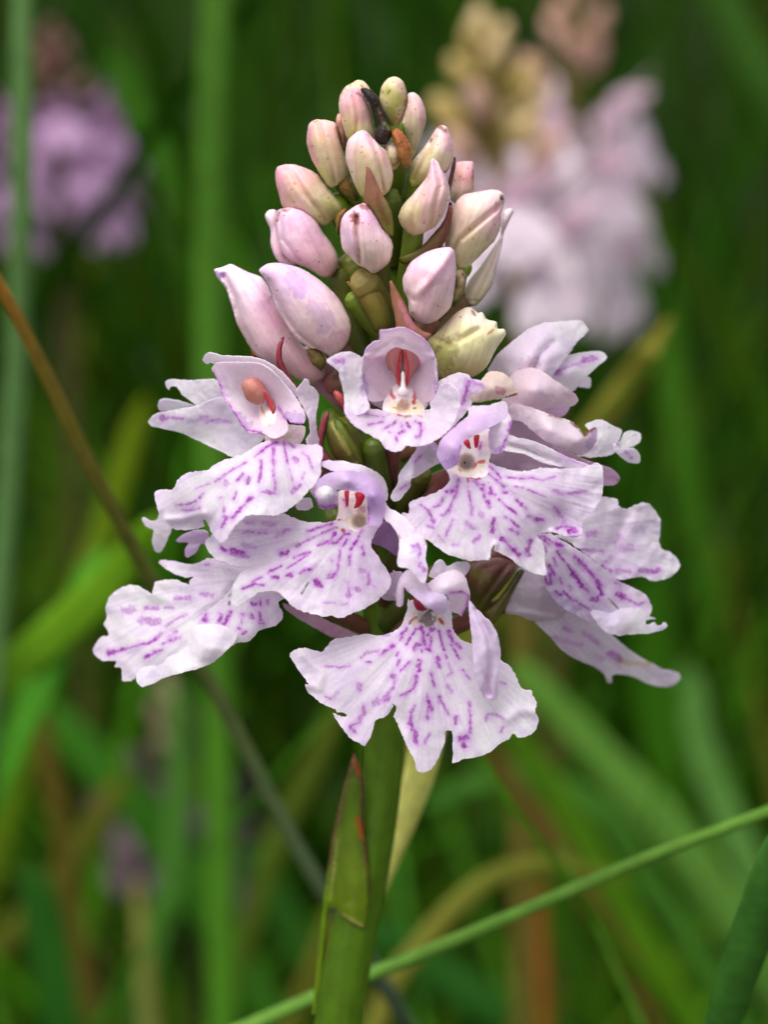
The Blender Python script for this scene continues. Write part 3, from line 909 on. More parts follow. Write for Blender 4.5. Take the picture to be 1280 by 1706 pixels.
# ---- bracts
BR = lin(112, 74, 44)
for o, d, c0, c1, st, sp_ in [
    ([(610, 281), (610, 279), (615, 279), (623, 292), (631, 312), (647, 340), (654, 362), (655, 395), (640, 385), (622, 355), (607, 335), (609, 305)], 6.3, OLIVE, RED_B, [(12, .5, [(630, 330), (645, 370)], 'k')], 4),
    ([(750, 337), (755, 345), (752, 372), (741, 405), (722, 422), (690, 438), (670, 440), (665, 430), (700, 412), (722, 390), (740, 367)], 3.4, OLIVE, RED_B, [(10, .5, [(752, 360), (735, 410)], 'k')], 5),
    ([(757, 262), (759, 262), (760, 275), (755, 300), (750, 328), (747, 306), (752, 280)], 2.2, lin(100, 64, 56), lin(84, 52, 48), [], 0),
    ([(649, 470), (652, 466), (660, 480), (673, 502), (684, 527), (694, 542), (707, 552), (720, 558), (706, 570), (686, 572), (664, 562), (658, 530), (652, 500)], 7.6, lin(150, 96, 80), lin(140, 92, 66), [(8, .4, [(665, 505), (690, 550)], 'p')], 7),
    ([(474, 560), (474, 560), (470, 582), (471, 600), (481, 622), (496, 642), (512, 660), (500, 662), (480, 645), (466, 620), (460, 597), (463, 574)], 5.6, lin(108, 34, 50), lin(140, 46, 60), [], 0),
    ([(547, 684), (549, 692), (543, 720), (540, 745), (560, 770), (572, 790), (550, 790), (530, 770), (530, 720), (537, 697)], 6.2, lin(116, 48, 60), lin(140, 60, 66), [], 0),
    ([(556, 651), (562, 651), (573, 660), (578, 690), (566, 678), (557, 662)], 6.4, lin(160, 60, 60), lin(190, 90, 90), [], 0),
    ([(418, 580), (425, 582), (440, 600), (424, 600)], 1.2, lin(130, 50, 40), lin(140, 60, 40), [], 0),
]:
    body("bract", inflate(o, d, 0.32, c0, c1, strokes=st, speck=sp_, back=0.6), M_GREEN, orchid)

# ---- buds:  outline, depth, half thickness, base colour, tip colour, lean of the tip, seams, strokes, specks
BUDS = [
    ([(565, 180), (566, 162), (575, 146), (587, 139), (595, 134), (605, 135), (616, 148), (616, 170), (600, 200), (575, 215), (568, 200)], 0.2, 1.0, CREAM, lin(226, 206, 160), .3, [], [(5, .7, [(602, 143), (608, 150)], 'b'), (8, .5, [(567, 165), (575, 150)], 'p')], 5),
    ([(560, 200), (564, 189), (571, 196), (576, 220), (577, 237), (572, 254), (566, 234), (561, 215)], 1.3, .5, OLIVE, lin(176, 140, 110), .3, [], [(4, .7, [(563, 205), (571, 240)], 'b')], 4),
    ([(567, 182), (572, 165), (585, 148), (595, 146), (606, 158), (616, 175), (621, 192), (626, 215), (628, 232), (615, 241), (600, 243), (580, 234), (574, 220), (569, 200)], 2.2, 1.1, GREENC, ROSE, .5, [([(588, 150), (596, 200), (590, 238)], 3, .18)], [(5, .8, [(596, 156), (601, 160)], 'b'), (22, .3, [(583, 200), (590, 225)], 'y'), (30, .3, [(600, 195)], 'p')], 5),
    ([(681, 156), (692, 155), (702, 166), (709, 185), (710, 202), (703, 225), (695, 247), (687, 265), (676, 240), (668, 215), (676, 185)], -0.6, 1.1, GREENC, lin(228, 190, 190), .2, [], [(14, .4, [(704, 175), (707, 205)], 'p')], 2),
    ([(632, 165), (636, 145), (646, 132), (657, 128), (670, 134), (677, 150), (680, 167), (676, 187), (667, 207), (657, 212), (645, 205), (636, 192), (631, 177)], 2.2, 1.15, lin(178, 180, 80), lin(206, 196, 130), .5, [], [(7, .75, [(679, 160), (677, 185), (666, 208)], 'b'), (12, .4, [(668, 140), (675, 155)], 'p'), (3, .9, [(646, 157), (650, 151)], 'd'), (3, .8, [(656, 137)], 'b')], 12),
    ([(640, 240), (655, 238), (668, 250), (668, 270), (655, 285), (643, 275)], 2.6, 1.0, GREENC, CREAM, .2, [], [(6, .5, [(655, 275), (668, 268)], 'b')], 6),
    ([(512, 220), (516, 206), (526, 200), (545, 201), (559, 206), (563, 222), (571, 250), (578, 272), (579, 297), (565, 308), (552, 314), (540, 302), (527, 280), (517, 260), (511, 237)], 1.6, 1.5, GREENC, lin(228, 184, 170), .3, [([(530, 202), (545, 255), (560, 305)], 4, .25)], [(3, .9, [(524, 204), (528, 202)], 'b'), (10, .5, [(515, 215), (516, 240), (526, 270)], 'p')], 4),
    ([(577, 245), (581, 232), (594, 221), (606, 217), (617, 225), (632, 242), (642, 250), (650, 267), (655, 292), (652, 312), (642, 325), (625, 332), (612, 330), (602, 328), (592, 310), (582, 285), (576, 265)], 3.8, 1.6, GREENC, lin(232, 182, 196), .5, [([(616, 226), (630, 260), (640, 322)], 3.5, .35), ([(597, 222), (592, 270), (600, 322)], 5, .2)], [(26, .35, [(605, 260), (612, 310)], 'y'), (10, .4, [(634, 250), (646, 275)], 'p'), (3, .8, [(627, 255)], 'o')], 4),
    ([(682, 290), (687, 270), (702, 252), (717, 230), (726, 216), (735, 209), (744, 212), (750, 225), (755, 245), (755, 263), (746, 285), (725, 300), (700, 310), (687, 314), (681, 302)], 2.0, 1.4, lin(176, 194, 84), lin(234, 200, 200), .6, [([(722, 228), (715, 250), (690, 300)], 4, .3)], [(7, .9, [(733, 213), (742, 218)], 'b'), (4, .9, [(718, 236), (720, 232)], 'd'), (10, .4, [(746, 225), (750, 250)], 'p')], 5),
    ([(459, 287), (463, 278), (477, 274), (496, 276), (515, 283), (530, 292), (550, 317), (568, 338), (573, 352), (560, 364), (540, 377), (520, 372), (497, 356), (472, 346), (465, 325), (460, 305)], 1.2, 1.7, lin(206, 206, 140), lin(234, 176, 180), .2, [([(480, 276), (510, 325), (545, 368)], 4, .3)], [(26, .35, [(462, 290), (470, 330)], 'p'), (4, .7, [(491, 306)], 'o'), (24, .3, [(535, 340), (560, 355)], 'g')], 4),
    ([(442, 358), (449, 350), (461, 351), (464, 365), (467, 392), (478, 430), (494, 442), (470, 441), (457, 425), (451, 405), (451, 385), (444, 367)], 0.8, .7, PINK, lin(240, 214, 226), 0, [], [], 1),
    ([(460, 360), (464, 350), (487, 346), (507, 352), (525, 367), (540, 390), (555, 410), (564, 430), (562, 447), (550, 462), (537, 462), (515, 448), (490, 438), (475, 427), (465, 407), (461, 385)], 2.0, 1.8, lin(236, 196, 194), MAUVE, .3, [([(466, 358), (472, 400), (500, 436)], 4, .25)], [(4, .85, [(461, 368), (466, 352), (476, 350)], 'b'), (3, .7, [(478, 352), (482, 349)], 'o'), (26, .25, [(490, 370), (530, 400)], 'p')], 4),
    ([(664, 360), (672, 342), (687, 325), (702, 307), (713, 291), (717, 268), (722, 264), (730, 270), (736, 283), (745, 300), (750, 320), (747, 340), (738, 360), (725, 378), (707, 388), (690, 393), (677, 386), (668, 375)], 4.4, 1.7, lin(214, 204, 152), lin(232, 180, 200), .9, [([(724, 268), (733, 310), (716, 384)], 4, .28), ([(712, 300), (690, 345), (685, 388)], 5, .2)], [(8, .3, [(716, 310), (705, 370)], 'p'), (8, .25, [(700, 340), (690, 380)], 'y')], 8),
    ([(567, 380), (571, 361), (584, 349), (603, 339), (615, 342), (625, 357), (640, 382), (652, 400), (655, 412), (650, 435), (637, 448), (622, 456), (610, 448), (597, 442), (585, 430), (572, 417), (568, 400)], 5.6, 1.8, lin(228, 210, 190), lin(232, 184, 212), .6, [([(595, 362), (594, 390), (598, 418), (600, 442)], 4, .55)], [(14, .55, [(588, 362), (593, 369)], 'o'), (10, .75, [(590, 358), (591, 370)], 'b'), (9, .85, [(603, 343), (612, 346)], 'b'), (3, .7, [(618, 402)], 'o'), (14, .3, [(577, 385), (590, 420)], 'l')], 5),
    ([(750, 332), (752, 307), (760, 272), (775, 269), (790, 270), (790, 270), (791, 295), (789, 322), (775, 332), (760, 340)], -1.2, 1.1, CREAM, lin(228, 150, 160), 0, [], [(5, .4, [(789, 285), (788, 315)], 'k')], 6),
    ([(742, 407), (747, 382), (752, 360), (760, 337), (772, 325), (790, 321), (812, 317), (830, 317), (840, 325), (841, 337), (836, 355), (835, 377), (825, 400), (807, 420), (790, 437), (775, 451), (765, 449), (753, 430), (744, 420)], 1.8, 2.0, lin(226, 218, 168), lin(240, 200, 200), .4, [([(838, 340), (800, 370), (765, 400), (750, 425)], 4, .45)], [(5, .95, [(836, 327), (837, 332)], 'd'), (3, .6, [(825, 339), (829, 339)], 'b'), (12, .35, [(835, 350), (815, 395)], 'p')], 3),
    ([(853, 348), (856, 354), (847, 372), (840, 390), (835, 417), (827, 445), (820, 475), (807, 494), (792, 509), (775, 507), (771, 493), (782, 467), (800, 445), (817, 420), (832, 397), (836, 375), (838, 354), (846, 348)], -0.4, 1.2, lin(222, 208, 176), lin(240, 214, 226), -.3, [([(840, 385), (815, 450), (790, 500)], 4, .2)], [(5, .6, [(778, 500), (800, 500)], 'g')], 0),
    ([(671, 467), (677, 450), (685, 437), (707, 422), (730, 414), (750, 412), (756, 416), (760, 435), (760, 460), (757, 485), (752, 510), (742, 523), (725, 536), (710, 540), (692, 533), (682, 521), (680, 500), (673, 485)], 6.6, 2.0, lin(238, 208, 204), lin(236, 188, 218), .7, [([(752, 418), (735, 445), (715, 470), (695, 490)], 8, -.28), ([(676, 488), (690, 500)], 4, .2)], [(10, .35, [(735, 445), (712, 470)], 'p'), (14, .3, [(718, 475), (710, 500)], 'p')], 4),
    ([(712, 567), (725, 555), (745, 536), (762, 520), (780, 512), (790, 516), (797, 522), (803, 520), (812, 532), (822, 535), (828, 537), (830, 548), (840, 548), (843, 557), (827, 582), (817, 602), (805, 618), (785, 629), (762, 625), (740, 630), (727, 620), (723, 597), (717, 580)], 5.0, 2.2, lin(204, 204, 112), lin(238, 228, 196), .3, [([(720, 560), (752, 575), (795, 550)], 5, .3), ([(725, 590), (760, 560)], 6, .2)], [(36, .55, [(735, 600), (745, 585)], 'g'), (4, .9, [(786, 517), (792, 526)], 'b'), (3, .9, [(806, 515), (811, 530), (827, 531), (830, 537)], 'd'), (4, .8, [(813, 558), (822, 549)], 'o'), (3, .9, [(840, 542), (842, 547)], 'd')], 3),
    ([(357, 450), (371, 445), (385, 440), (410, 452), (435, 462), (447, 477), (462, 510), (482, 542), (500, 570), (522, 595), (545, 625), (520, 640), (497, 632), (470, 615), (447, 606), (427, 592), (410, 567), (394, 537), (386, 510), (376, 480), (364, 465)], 2.4, 2.0, lin(222, 178, 178), lin(240, 212, 234), -.2, [([(373, 460), (392, 500), (402, 545), (425, 588)], 5, .5)], [(9, .7, [(362, 453), (370, 461)], 'l'), (30, .25, [(440, 510), (452, 540)], 'p')], 3),
    ([(432, 450), (445, 440), (460, 438), (485, 442), (507, 450), (530, 465), (550, 482), (566, 500), (578, 522), (585, 542), (581, 565), (570, 582), (552, 595), (537, 588), (515, 580), (490, 560), (475, 537), (460, 510), (450, 480), (439, 462)], 5.2, 2.3, lin(240, 212, 206), MAUVE, .3, [([(447, 470), (470, 520), (495, 555), (530, 584)], 4, .4)], [(26, .45, [(487, 465), (500, 485)], 'l'), (34, .3, [(530, 515), (545, 540)], 'l'), (20, .3, [(540, 575), (570, 560)], 'p')], 3),
]
for o, d, h, c0, c1, tl, sm, st, spk in BUDS:
    body("bud", inflate(o, d, h, c0, c1, tilt=tl, seams=sm, strokes=st, speck=spk, blush=0.34, blush_col=lin(246, 216, 224), sp=2.7), M_BUD, orchid)

body("blackened_bract", inflate([(600, 150), (607, 147), (616, 147), (630, 162), (637, 185), (650, 205), (653, 228), (640, 241), (627, 236), (628, 202), (620, 180), (610, 165)], 3.1, 0.9, lin(34, 28, 24), lin(30, 26, 24), speck=14, strokes=[(5, .6, [(640, 205), (650, 216)], 'g'), (3, .5, [(630, 180), (640, 210)], 'b')], sp=2.2, wob=2.2), M_DRY, orchid)
body("dried_bract", inflate([(652, 222), (656, 217), (661, 214), (672, 222), (682, 237), (688, 252), (685, 275), (673, 282), (663, 262), (658, 240)], 3.4, 0.8, lin(140, 104, 52), lin(176, 98, 46), speck=10, strokes=[(4, .7, [(662, 222), (676, 250)], 'b'), (3, .6, [(672, 226), (683, 252)], 'b'), (3, .5, [(666, 230), (674, 256)], 'o')], sp=2.2, wob=1.4), M_DRY, orchid)
body("dried_bract", inflate(Z(440, 120, [(500, 700), (550, 680), (590, 740), (630, 830), (620, 860), (560, 840), (500, 780), (490, 740)]), 1.5, 0.7, OLIVE, lin(120, 84, 34), speck=14, sp=2.2, wob=1.2), M_DRY, orchid)
body("dried_bract", inflate(Z(440, 120, [(480, 960), (540, 910), (555, 925), (520, 980), (505, 1060), (500, 1090), (480, 1040)]), 3.0, 0.4, OLIVE, lin(150, 96, 34), speck=8, sp=2.2, wob=1.2), M_DRY, orchid)
body("dried_bract", inflate(Z(340, 330, [(680, 1010), (740, 1005), (800, 1050), (810, 1110), (780, 1150), (730, 1110), (700, 1060)]), 5.4, 0.6, OLIVE, lin(120, 96, 50), speck=10, sp=2.2, wob=1.2), M_DRY, orchid)
body("dried_bract", inflate([(757, 452), (770, 450), (778, 462), (772, 490), (757, 512), (752, 500), (760, 475)], 2.4, 0.6, OLIVE, lin(176, 150, 120), speck=3, strokes=[(4, .85, [(771, 456), (775, 464), (783, 462)], 'd')], sp=2.2), M_DRY, orchid)


# ---- flowers
def flower():
    return empty("flower", Vector(P(641, 800, 0)), orchid)


def red_anther(pts, d, h, parent, strokes=(), c=lin(176, 112, 108)):
    return body("anther", inflate(pts, d, h, c, c * 1.1, strokes=strokes, sp=1.6, wob=0.3), M_COLUMN, parent)


LP = dict(base=WHITE, tint=lin(240, 212, 244), tint_amt=0.42, wob=1.5)
HD = dict(base=lin(252, 241, 248), tint=lin(244, 220, 242), tint_amt=0.5, vein=0.05, ruffle=0.15)

# flower facing us under the buds
f1 = flower()
z = lambda p: Z(500, 530, p)
petal("hood", sheet(z([(410, 300), (440, 212), (488, 165), (528, 152), (530, 110), (535, 90), (580, 82), (690, 68), (780, 110), (850, 170), (890, 240), (908, 320), (912, 430), (902, 525), (860, 565), (825, 610), (560, 610), (460, 550), (415, 460)]),
                    [(*z([(530, 95)])[0], 10.4), (*z([(690, 70)])[0], 10.6), (*z([(440, 220)])[0], 9.3), (*z([(410, 400)])[0], 9.0), (*z([(905, 300)])[0], 9.6), (*z([(910, 480)])[0], 9.2), (*z([(640, 350)])[0], 7.5), (*z([(700, 560)])[0], 7.5), (*z([(540, 260)])[0], 8.1), (*z([(800, 300)])[0], 8.1), (*z([(650, 150)])[0], 9.0)],
                    edge=(lin(186, 128, 214), 4, .3), strokes=ZS(500, 530, [(10, .7, [(895, 300), (905, 400), (900, 500)], 'l'), (60, .2, [(660, 160)], 'l')]), rims=[(z([(428, 262), (500, 240), (640, 150), (800, 240), (890, 260)]), 6, .35)], **HD), M_PETAL, f1)
petal("inner_petal", sheet(z([(416, 285), (440, 248), (530, 236), (590, 270), (595, 340), (588, 400), (565, 460), (560, 545), (465, 548), (420, 440)]), [(*z([(420, 350)])[0], 9.2), (*z([(590, 330)])[0], 7.4), (*z([(500, 400)])[0], 7.6), (*z([(480, 540)])[0], 8.8)],
                           strokes=ZS(500, 530, [(50, .45, [(425, 400), (440, 480)], 'l')]), **HD), M_PETAL, f1)
petal("inner_petal", sheet(z([(800, 262), (890, 258), (905, 340), (905, 480), (870, 548), (830, 560), (800, 480), (772, 380)]), [(*z([(900, 350)])[0], 9.6), (*z([(790, 330)])[0], 7.6), (*z([(830, 450)])[0], 7.8), (*z([(860, 545)])[0], 9.0)],
                           strokes=ZS(500, 530, [(12, .6, [(900, 400), (900, 500)], 'l')]), **HD), M_PETAL, f1)
petal("column", sheet(z([(600, 430), (640, 440), (720, 440), (760, 440), (795, 460), (805, 520), (830, 580), (825, 650), (700, 660), (555, 620), (565, 520), (575, 450)]), [(*z([(570, 500)])[0], 7.2), (*z([(575, 450)])[0], 7.0), (*z([(690, 435)])[0], 7.4), (*z([(690, 490)])[0], 8.7), (*z([(810, 500)])[0], 7.2), (*z([(795, 455)])[0], 7.0), (*z([(700, 640)])[0], 8.6), (*z([(560, 610)])[0], 8.6), (*z([(825, 620)])[0], 8.6)],
                      base=lin(250, 232, 234), tint=lin(242, 216, 218), tint_amt=.4, ruffle=0.1, sp=2.0, dents=[(500 + 690 / 4, 530 + 595 / 4, 10, .5)],
                      strokes=ZS(500, 530, [(100, .55, [(630, 600), (700, 595), (780, 605)], 'y'), (60, .5, [(700, 580)], 'p'), (26, .9, [(598, 455), (608, 500), (625, 535)], 'r'), (28, .95, [(775, 460), (768, 520), (755, 562)], 'r'), (14, .9, [(755, 600), (770, 600)], 'b'), (10, .7, [(620, 595), (640, 600)], 'o')])), M_COLUMN, f1)
red_anther(z([(570, 290), (582, 235), (620, 198), (650, 190), (682, 205), (684, 300), (672, 400), (668, 455), (648, 440), (635, 400), (620, 362), (585, 335)]), 8.2, .5, f1, ZS(500, 530, [(20, .9, [(668, 230), (655, 330), (655, 440)], 'r'), (10, .5, [(600, 250), (640, 210)], 'p')]))
red_anther(z([(684, 205), (710, 195), (745, 205), (782, 235), (797, 290), (785, 340), (755, 375), (735, 420), (715, 458), (704, 440), (690, 330)]), 8.2, .5, f1, ZS(500, 530, [(20, .9, [(700, 230), (722, 330), (716, 440)], 'r'), (10, .5, [(770, 250), (785, 300)], 'p')]))
body("rostellum", inflate(z([(676, 372), (686, 350), (698, 372), (706, 455), (722, 485), (714, 515), (654, 515), (652, 482), (670, 450)]), 8.7, .28, lin(250, 232, 232), lin(250, 232, 232), sp=1.8), M_COLUMN, f1)
petal("lip", sheet(z([(440, 530), (458, 560), (470, 602), (560, 615), (650, 632), (750, 640), (820, 640), (820, 622), (872, 600), (866, 570), (915, 492), (930, 450), (965, 436), (1005, 442), (1050, 490), (1066, 560), (1045, 650), (1005, 730), (940, 790), (860, 835), (780, 850), (710, 850), (680, 880), (620, 890), (572, 862), (530, 810), (440, 762), (360, 712), (310, 650), (292, 580), (325, 555), (400, 540)]),
                   [(*z([(700, 640)])[0], 8.8), (*z([(460, 600)])[0], 9.4), (*z([(330, 600)])[0], 10.6), (*z([(440, 740)])[0], 11.4), (*z([(620, 880)])[0], 12.2), (*z([(800, 840)])[0], 12.0), (*z([(640, 740)])[0], 10.6), (*z([(880, 620)])[0], 9.4), (*z([(960, 450)])[0], 10.8), (*z([(1060, 560)])[0], 11.4), (*z([(940, 780)])[0], 11.6)],
                   throat=z([(700, 600)])[0], rims=[(z([(820, 640), (860, 720), (800, 840)]), 8, -.3)],
                   strokes=ZS(500, 530, [(12, .6, [(450, 712), (550, 692)]), (10, .5, [(440, 640), (520, 655)]), (10, .5, [(555, 660), (590, 645)]), (14, .6, [(560, 740), (605, 712)]), (14, .8, [(640, 685), (620, 712)]), (20, .9, [(662, 765), (692, 750)]), (14, .8, [(640, 790), (646, 818)]), (16, .75, [(715, 700), (725, 728)]), (14, .75, [(768, 690), (800, 702), (806, 735)]), (18, .6, [(808, 755), (792, 785), (775, 790)]), (10, .9, [(650, 645), (700, 656), (740, 654)], 'r'), (10, .7, [(785, 640), (812, 660)], 'r'), (10, .5, [(590, 760), (610, 762)]), (12, .5, [(672, 700), (680, 722)])]), **LP), M_PETAL, f1)
petal("sepal", sheet(z([(180, 285), (240, 240), (330, 222), (385, 242), (418, 275), (412, 380), (440, 520), (465, 600), (400, 640), (330, 640), (300, 560), (288, 470), (265, 380), (255, 350), (210, 315)]), [(*z([(190, 285)])[0], 10.6), (*z([(330, 225)])[0], 9.4), (*z([(300, 340)])[0], 10.4), (*z([(410, 300)])[0], 9.2), (*z([(400, 620)])[0], 10.6), (*z([(300, 500)])[0], 10.4)], strokes=ZS(500, 530, [(36, .55, [(240, 290), (280, 290)]), (14, .25, [(300, 330), (300, 420)], 'l'), (40, .35, [(420, 400), (430, 500)], 'l')]), base=WHITE, tint=LAV, tint_amt=.4, ruffle=.3), M_PETAL, f1)
petal("sepal", sheet(z([(905, 440), (980, 392), (1060, 365), (1120, 380), (1135, 402), (1180, 410), (1225, 440), (1232, 470), (1180, 500), (1132, 525), (1140, 575), (1100, 640), (1040, 700), (1000, 740), (960, 700), (930, 560)]), [(*z([(910, 450)])[0], 9.0), (*z([(1060, 370)])[0], 9.2), (*z([(1230, 460)])[0], 10.6), (*z([(1130, 560)])[0], 9.6), (*z([(1000, 730)])[0], 9.8), (*z([(1120, 450)])[0], 9.8)], strokes=ZS(500, 530, [(22, .6, [(1130, 420), (1112, 480), (1080, 570)]), (24, .5, [(1150, 430), (1205, 445)]), (60, .3, [(1120, 440)], 'l')]), base=WHITE, tint=LAV, tint_amt=.5, ruffle=.25), M_PETAL, f1)
put("ovary", ovary((660, 690, 5.5), (645, 860, 1.2), 13, 12, PURP, OLIVE), M_GREEN, f1)

# flower turned to the left
f2 = flower()
z = lambda p: Z(230, 580, p)
zd = lambda x, y, d: (230 + x / 4, 580 + y / 4, d)
petal("sepal", sheet(z([(185, 250), (183, 222), (220, 208), (350, 214), (510, 210), (570, 280), (640, 400), (620, 430), (480, 420), (400, 395), (350, 350), (290, 310), (258, 262), (215, 258), (205, 278)]), [zd(190, 235, 2.2), zd(350, 280, 3.2), zd(560, 280, 4.0), zd(600, 400, 4.0)], base=WHITE, tint=lin(226, 206, 230), ruffle=.2), M_PETAL, f2)
petal("sepal", sheet(z([(70, 490), (100, 450), (170, 425), (300, 402), (400, 380), (560, 330), (640, 430), (720, 530), (840, 590), (800, 640), (720, 690), (640, 725), (560, 692), (450, 640), (330, 585), (250, 558), (170, 540), (95, 522)]), [zd(75, 490, 3.0), zd(300, 480, 4.4), zd(560, 400, 5.0), zd(640, 720, 5.4), zd(800, 600, 5.6), zd(400, 600, 4.0)], base=WHITE, tint=lin(226, 206, 230), ruffle=.2, strokes=ZS(230, 580, [(40, .6, [(155, 465), (170, 478)]), (20, .55, [(200, 465), (300, 470)]), (26, .3, [(330, 492), (450, 478), (600, 492)], 'l'), (14, .4, [(420, 462), (460, 455)]), (12, .35, [(450, 500), (540, 470), (620, 500)])])), M_PETAL, f2)
petal("sepal", sheet(z([(130, 385), (150, 347), (220, 345), (300, 365), (370, 388), (300, 412), (150, 420)]), [zd(140, 380, 1.5), zd(370, 388, 2.4), zd(250, 400, 1.8)], base=WHITE, ruffle=.1), M_PETAL, f2)
petal("dorsal_sepal", sheet(z([(430, 78), (450, 42), (480, 33), (560, 52), (720, 58), (800, 72), (880, 105), (960, 165), (1030, 240), (1070, 310), (1040, 330), (960, 240), (880, 160), (800, 118), (640, 112), (530, 118), (490, 100), (462, 108)]), [zd(440, 70, 5.4), zd(600, 80, 6.6), zd(800, 90, 7.6), zd(1060, 310, 8.0)], base=WHITE, tint_amt=.15, ruffle=.1), M_PETAL, f2)
petal("hood", sheet(z([(490, 142), (510, 108), (560, 97), (640, 95), (800, 102), (880, 142), (960, 225), (1040, 320), (1095, 405), (1117, 470), (1092, 502), (1010, 490), (985, 470), (990, 560), (900, 600), (830, 566), (740, 562), (690, 510), (640, 430), (590, 362), (555, 300), (545, 260), (520, 200)]),
                    [zd(495, 150, 6.6), zd(640, 97, 8.0), zd(880, 145, 9.2), zd(1100, 420, 10.0), zd(1090, 500, 10.4), zd(980, 470, 9.8), zd(640, 430, 8.0), zd(740, 560, 9.0), zd(760, 280, 7.0), zd(880, 420, 7.4), zd(650, 220, 7.4), zd(960, 330, 8.6)],
                    strokes=ZS(230, 580, [(10, .8, [(500, 165), (555, 262), (562, 312), (622, 395), (682, 492), (722, 546), (820, 562)]), (10, .75, [(940, 395), (980, 470), (1030, 495), (1090, 502)]), (80, .4, [(720, 520), (660, 460)], 'l'), (70, .45, [(1010, 450), (1080, 480)], 'l'), (60, .2, [(560, 200), (600, 300)], 'l')]), **HD), M_PETAL, f2)
petal("column", sheet(z([(800, 370), (830, 355), (880, 400), (900, 440), (945, 390), (975, 420), (990, 490), (1010, 510), (1112, 525), (1080, 640), (950, 640), (850, 625), (840, 580), (790, 480)]), [zd(800, 380, 6.9), zd(790, 480, 7.4), zd(860, 470, 8.7), zd(940, 400, 7.8), zd(985, 480, 8.6), zd(1100, 540, 8.8), zd(1000, 630, 8.6), zd(860, 620, 8.8), zd(950, 560, 9.2)], base=lin(248, 230, 224), tint=lin(240, 214, 208), ruffle=.08, sp=2.0,
                      strokes=ZS(230, 580, [(50, .5, [(900, 600), (1000, 585)], 'y'), (40, .4, [(890, 520), (950, 530)], 'r'), (12, .7, [(820, 390), (850, 460)], 'r'), (60, .3, [(1080, 600)], 'p')])), M_COLUMN, f2)
red_anther(z([(692, 245), (715, 210), (770, 200), (822, 228), (852, 270), (882, 322), (912, 370), (916, 410), (892, 455), (876, 400), (850, 345), (820, 378), (770, 372), (722, 342), (700, 290)]), 8.0, .55, f2, ZS(230, 580, [(34, .85, [(850, 310), (885, 370), (895, 440)], 'r'), (22, .35, [(780, 215), (830, 260)], 'r'), (50, .3, [(760, 300)], 'o')]), lin(176, 116, 104))
petal("lip", sheet(z([(870, 612), (950, 604), (1010, 628), (1080, 640), (1150, 640), (1218, 648), (1232, 700), (1216, 760), (1218, 830), (1180, 910), (1110, 980), (1040, 1050), (980, 1090), (900, 1115), (750, 1110), (700, 1130), (640, 1190), (600, 1250), (575, 1292), (545, 1296), (510, 1260), (485, 1215), (470, 1180), (450, 1140), (430, 1150), (430, 1195), (330, 1212), (230, 1200), (185, 1142), (140, 1100), (115, 1010), (110, 965), (160, 940), (232, 940), (260, 880), (330, 830), (460, 815), (520, 770), (620, 732), (700, 700), (780, 652)]),
                   [zd(900, 620, 9.4), zd(1080, 645, 9.8), zd(1220, 660, 10.6), zd(1200, 850, 11.8), zd(980, 1080, 13.0), zd(900, 850, 12.4), zd(560, 1290, 13.8), zd(650, 1050, 13.2), zd(700, 800, 11.6), zd(480, 950, 10.6), zd(450, 1120, 11.4), zd(330, 840, 8.2), zd(120, 980, 6.8), zd(250, 1190, 7.8), zd(430, 1190, 9.4)],
                   throat=z([(930, 590)])[0], rims=[(z([(700, 900), (620, 1020), (500, 1130)]), 12, -.35), (z([(185, 1142), (300, 1135), (430, 1100)]), 6, .4)],
                   strokes=ZS(230, 580, [(12, .9, [(860, 605), (900, 598), (940, 604)], 'r'), (14, .9, [(820, 692), (860, 655), (930, 628)]), (10, .7, [(780, 722), (835, 680)]), (18, .7, [(822, 748), (815, 820), (805, 890)]), (20, .6, [(905, 670), (898, 745)]), (18, .45, [(905, 750), (903, 850)]), (14, .6, [(970, 622), (975, 660), (1002, 770)]), (16, .55, [(1010, 632), (1040, 662)]), (28, .5, [(1042, 738), (1060, 755)]), (16, .45, [(1092, 700), (1130, 720), (1160, 795)]), (12, .4, [(1012, 810), (1030, 880)]), (14, .45, [(1110, 830), (1090, 870)]), (20, .55, [(1085, 908), (1030, 962), (1050, 918)]), (26, .6, [(828, 958), (912, 966)]), (16, .45, [(915, 880), (916, 950)]), (20, .6, [(742, 860), (730, 905)]), (14, .8, [(700, 838), (660, 882)]), (14, .6, [(722, 762), (640, 802), (520, 885)]), (30, .35, [(592, 890), (582, 912)]), (14, .4, [(562, 988), (540, 1002)]), (14, .65, [(655, 960), (640, 1005)]), (24, .75, [(765, 995), (740, 1000)]), (18, .75, [(745, 1005), (700, 1052), (632, 1132)]), (18, .75, [(590, 1138), (560, 1192)]), (16, .55, [(572, 1060), (576, 1120), (620, 1132)]), (14, .5, [(430, 972), (400, 1012), (330, 1042), (250, 1045)]), (14, .5, [(412, 1066), (362, 1082), (300, 1080)]), (14, .35, [(480, 900), (380, 940)])]), **LP), M_PETAL, f2)
petal("sepal", sheet(z([(1055, 292), (1090, 242), (1113, 210), (1140, 222), (1148, 252), (1195, 290), (1207, 340), (1190, 440), (1190, 520), (1206, 610), (1200, 648), (1135, 645), (1125, 610), (1150, 560), (1140, 480), (1112, 400), (1072, 345)]), [zd(1060, 300, 9.4), zd(1115, 215, 10.0), zd(1200, 330, 9.0), zd(1150, 480, 9.6), zd(1200, 640, 9.0), zd(1130, 640, 9.8)], base=WHITE, tint=LAV, tint_amt=.4, ruffle=.2), M_PETAL, f2)
put("ovary", ovary((465, 735, 6), (630, 880, 1), 13, 14, PURP, OLIVE), M_GREEN, f2)

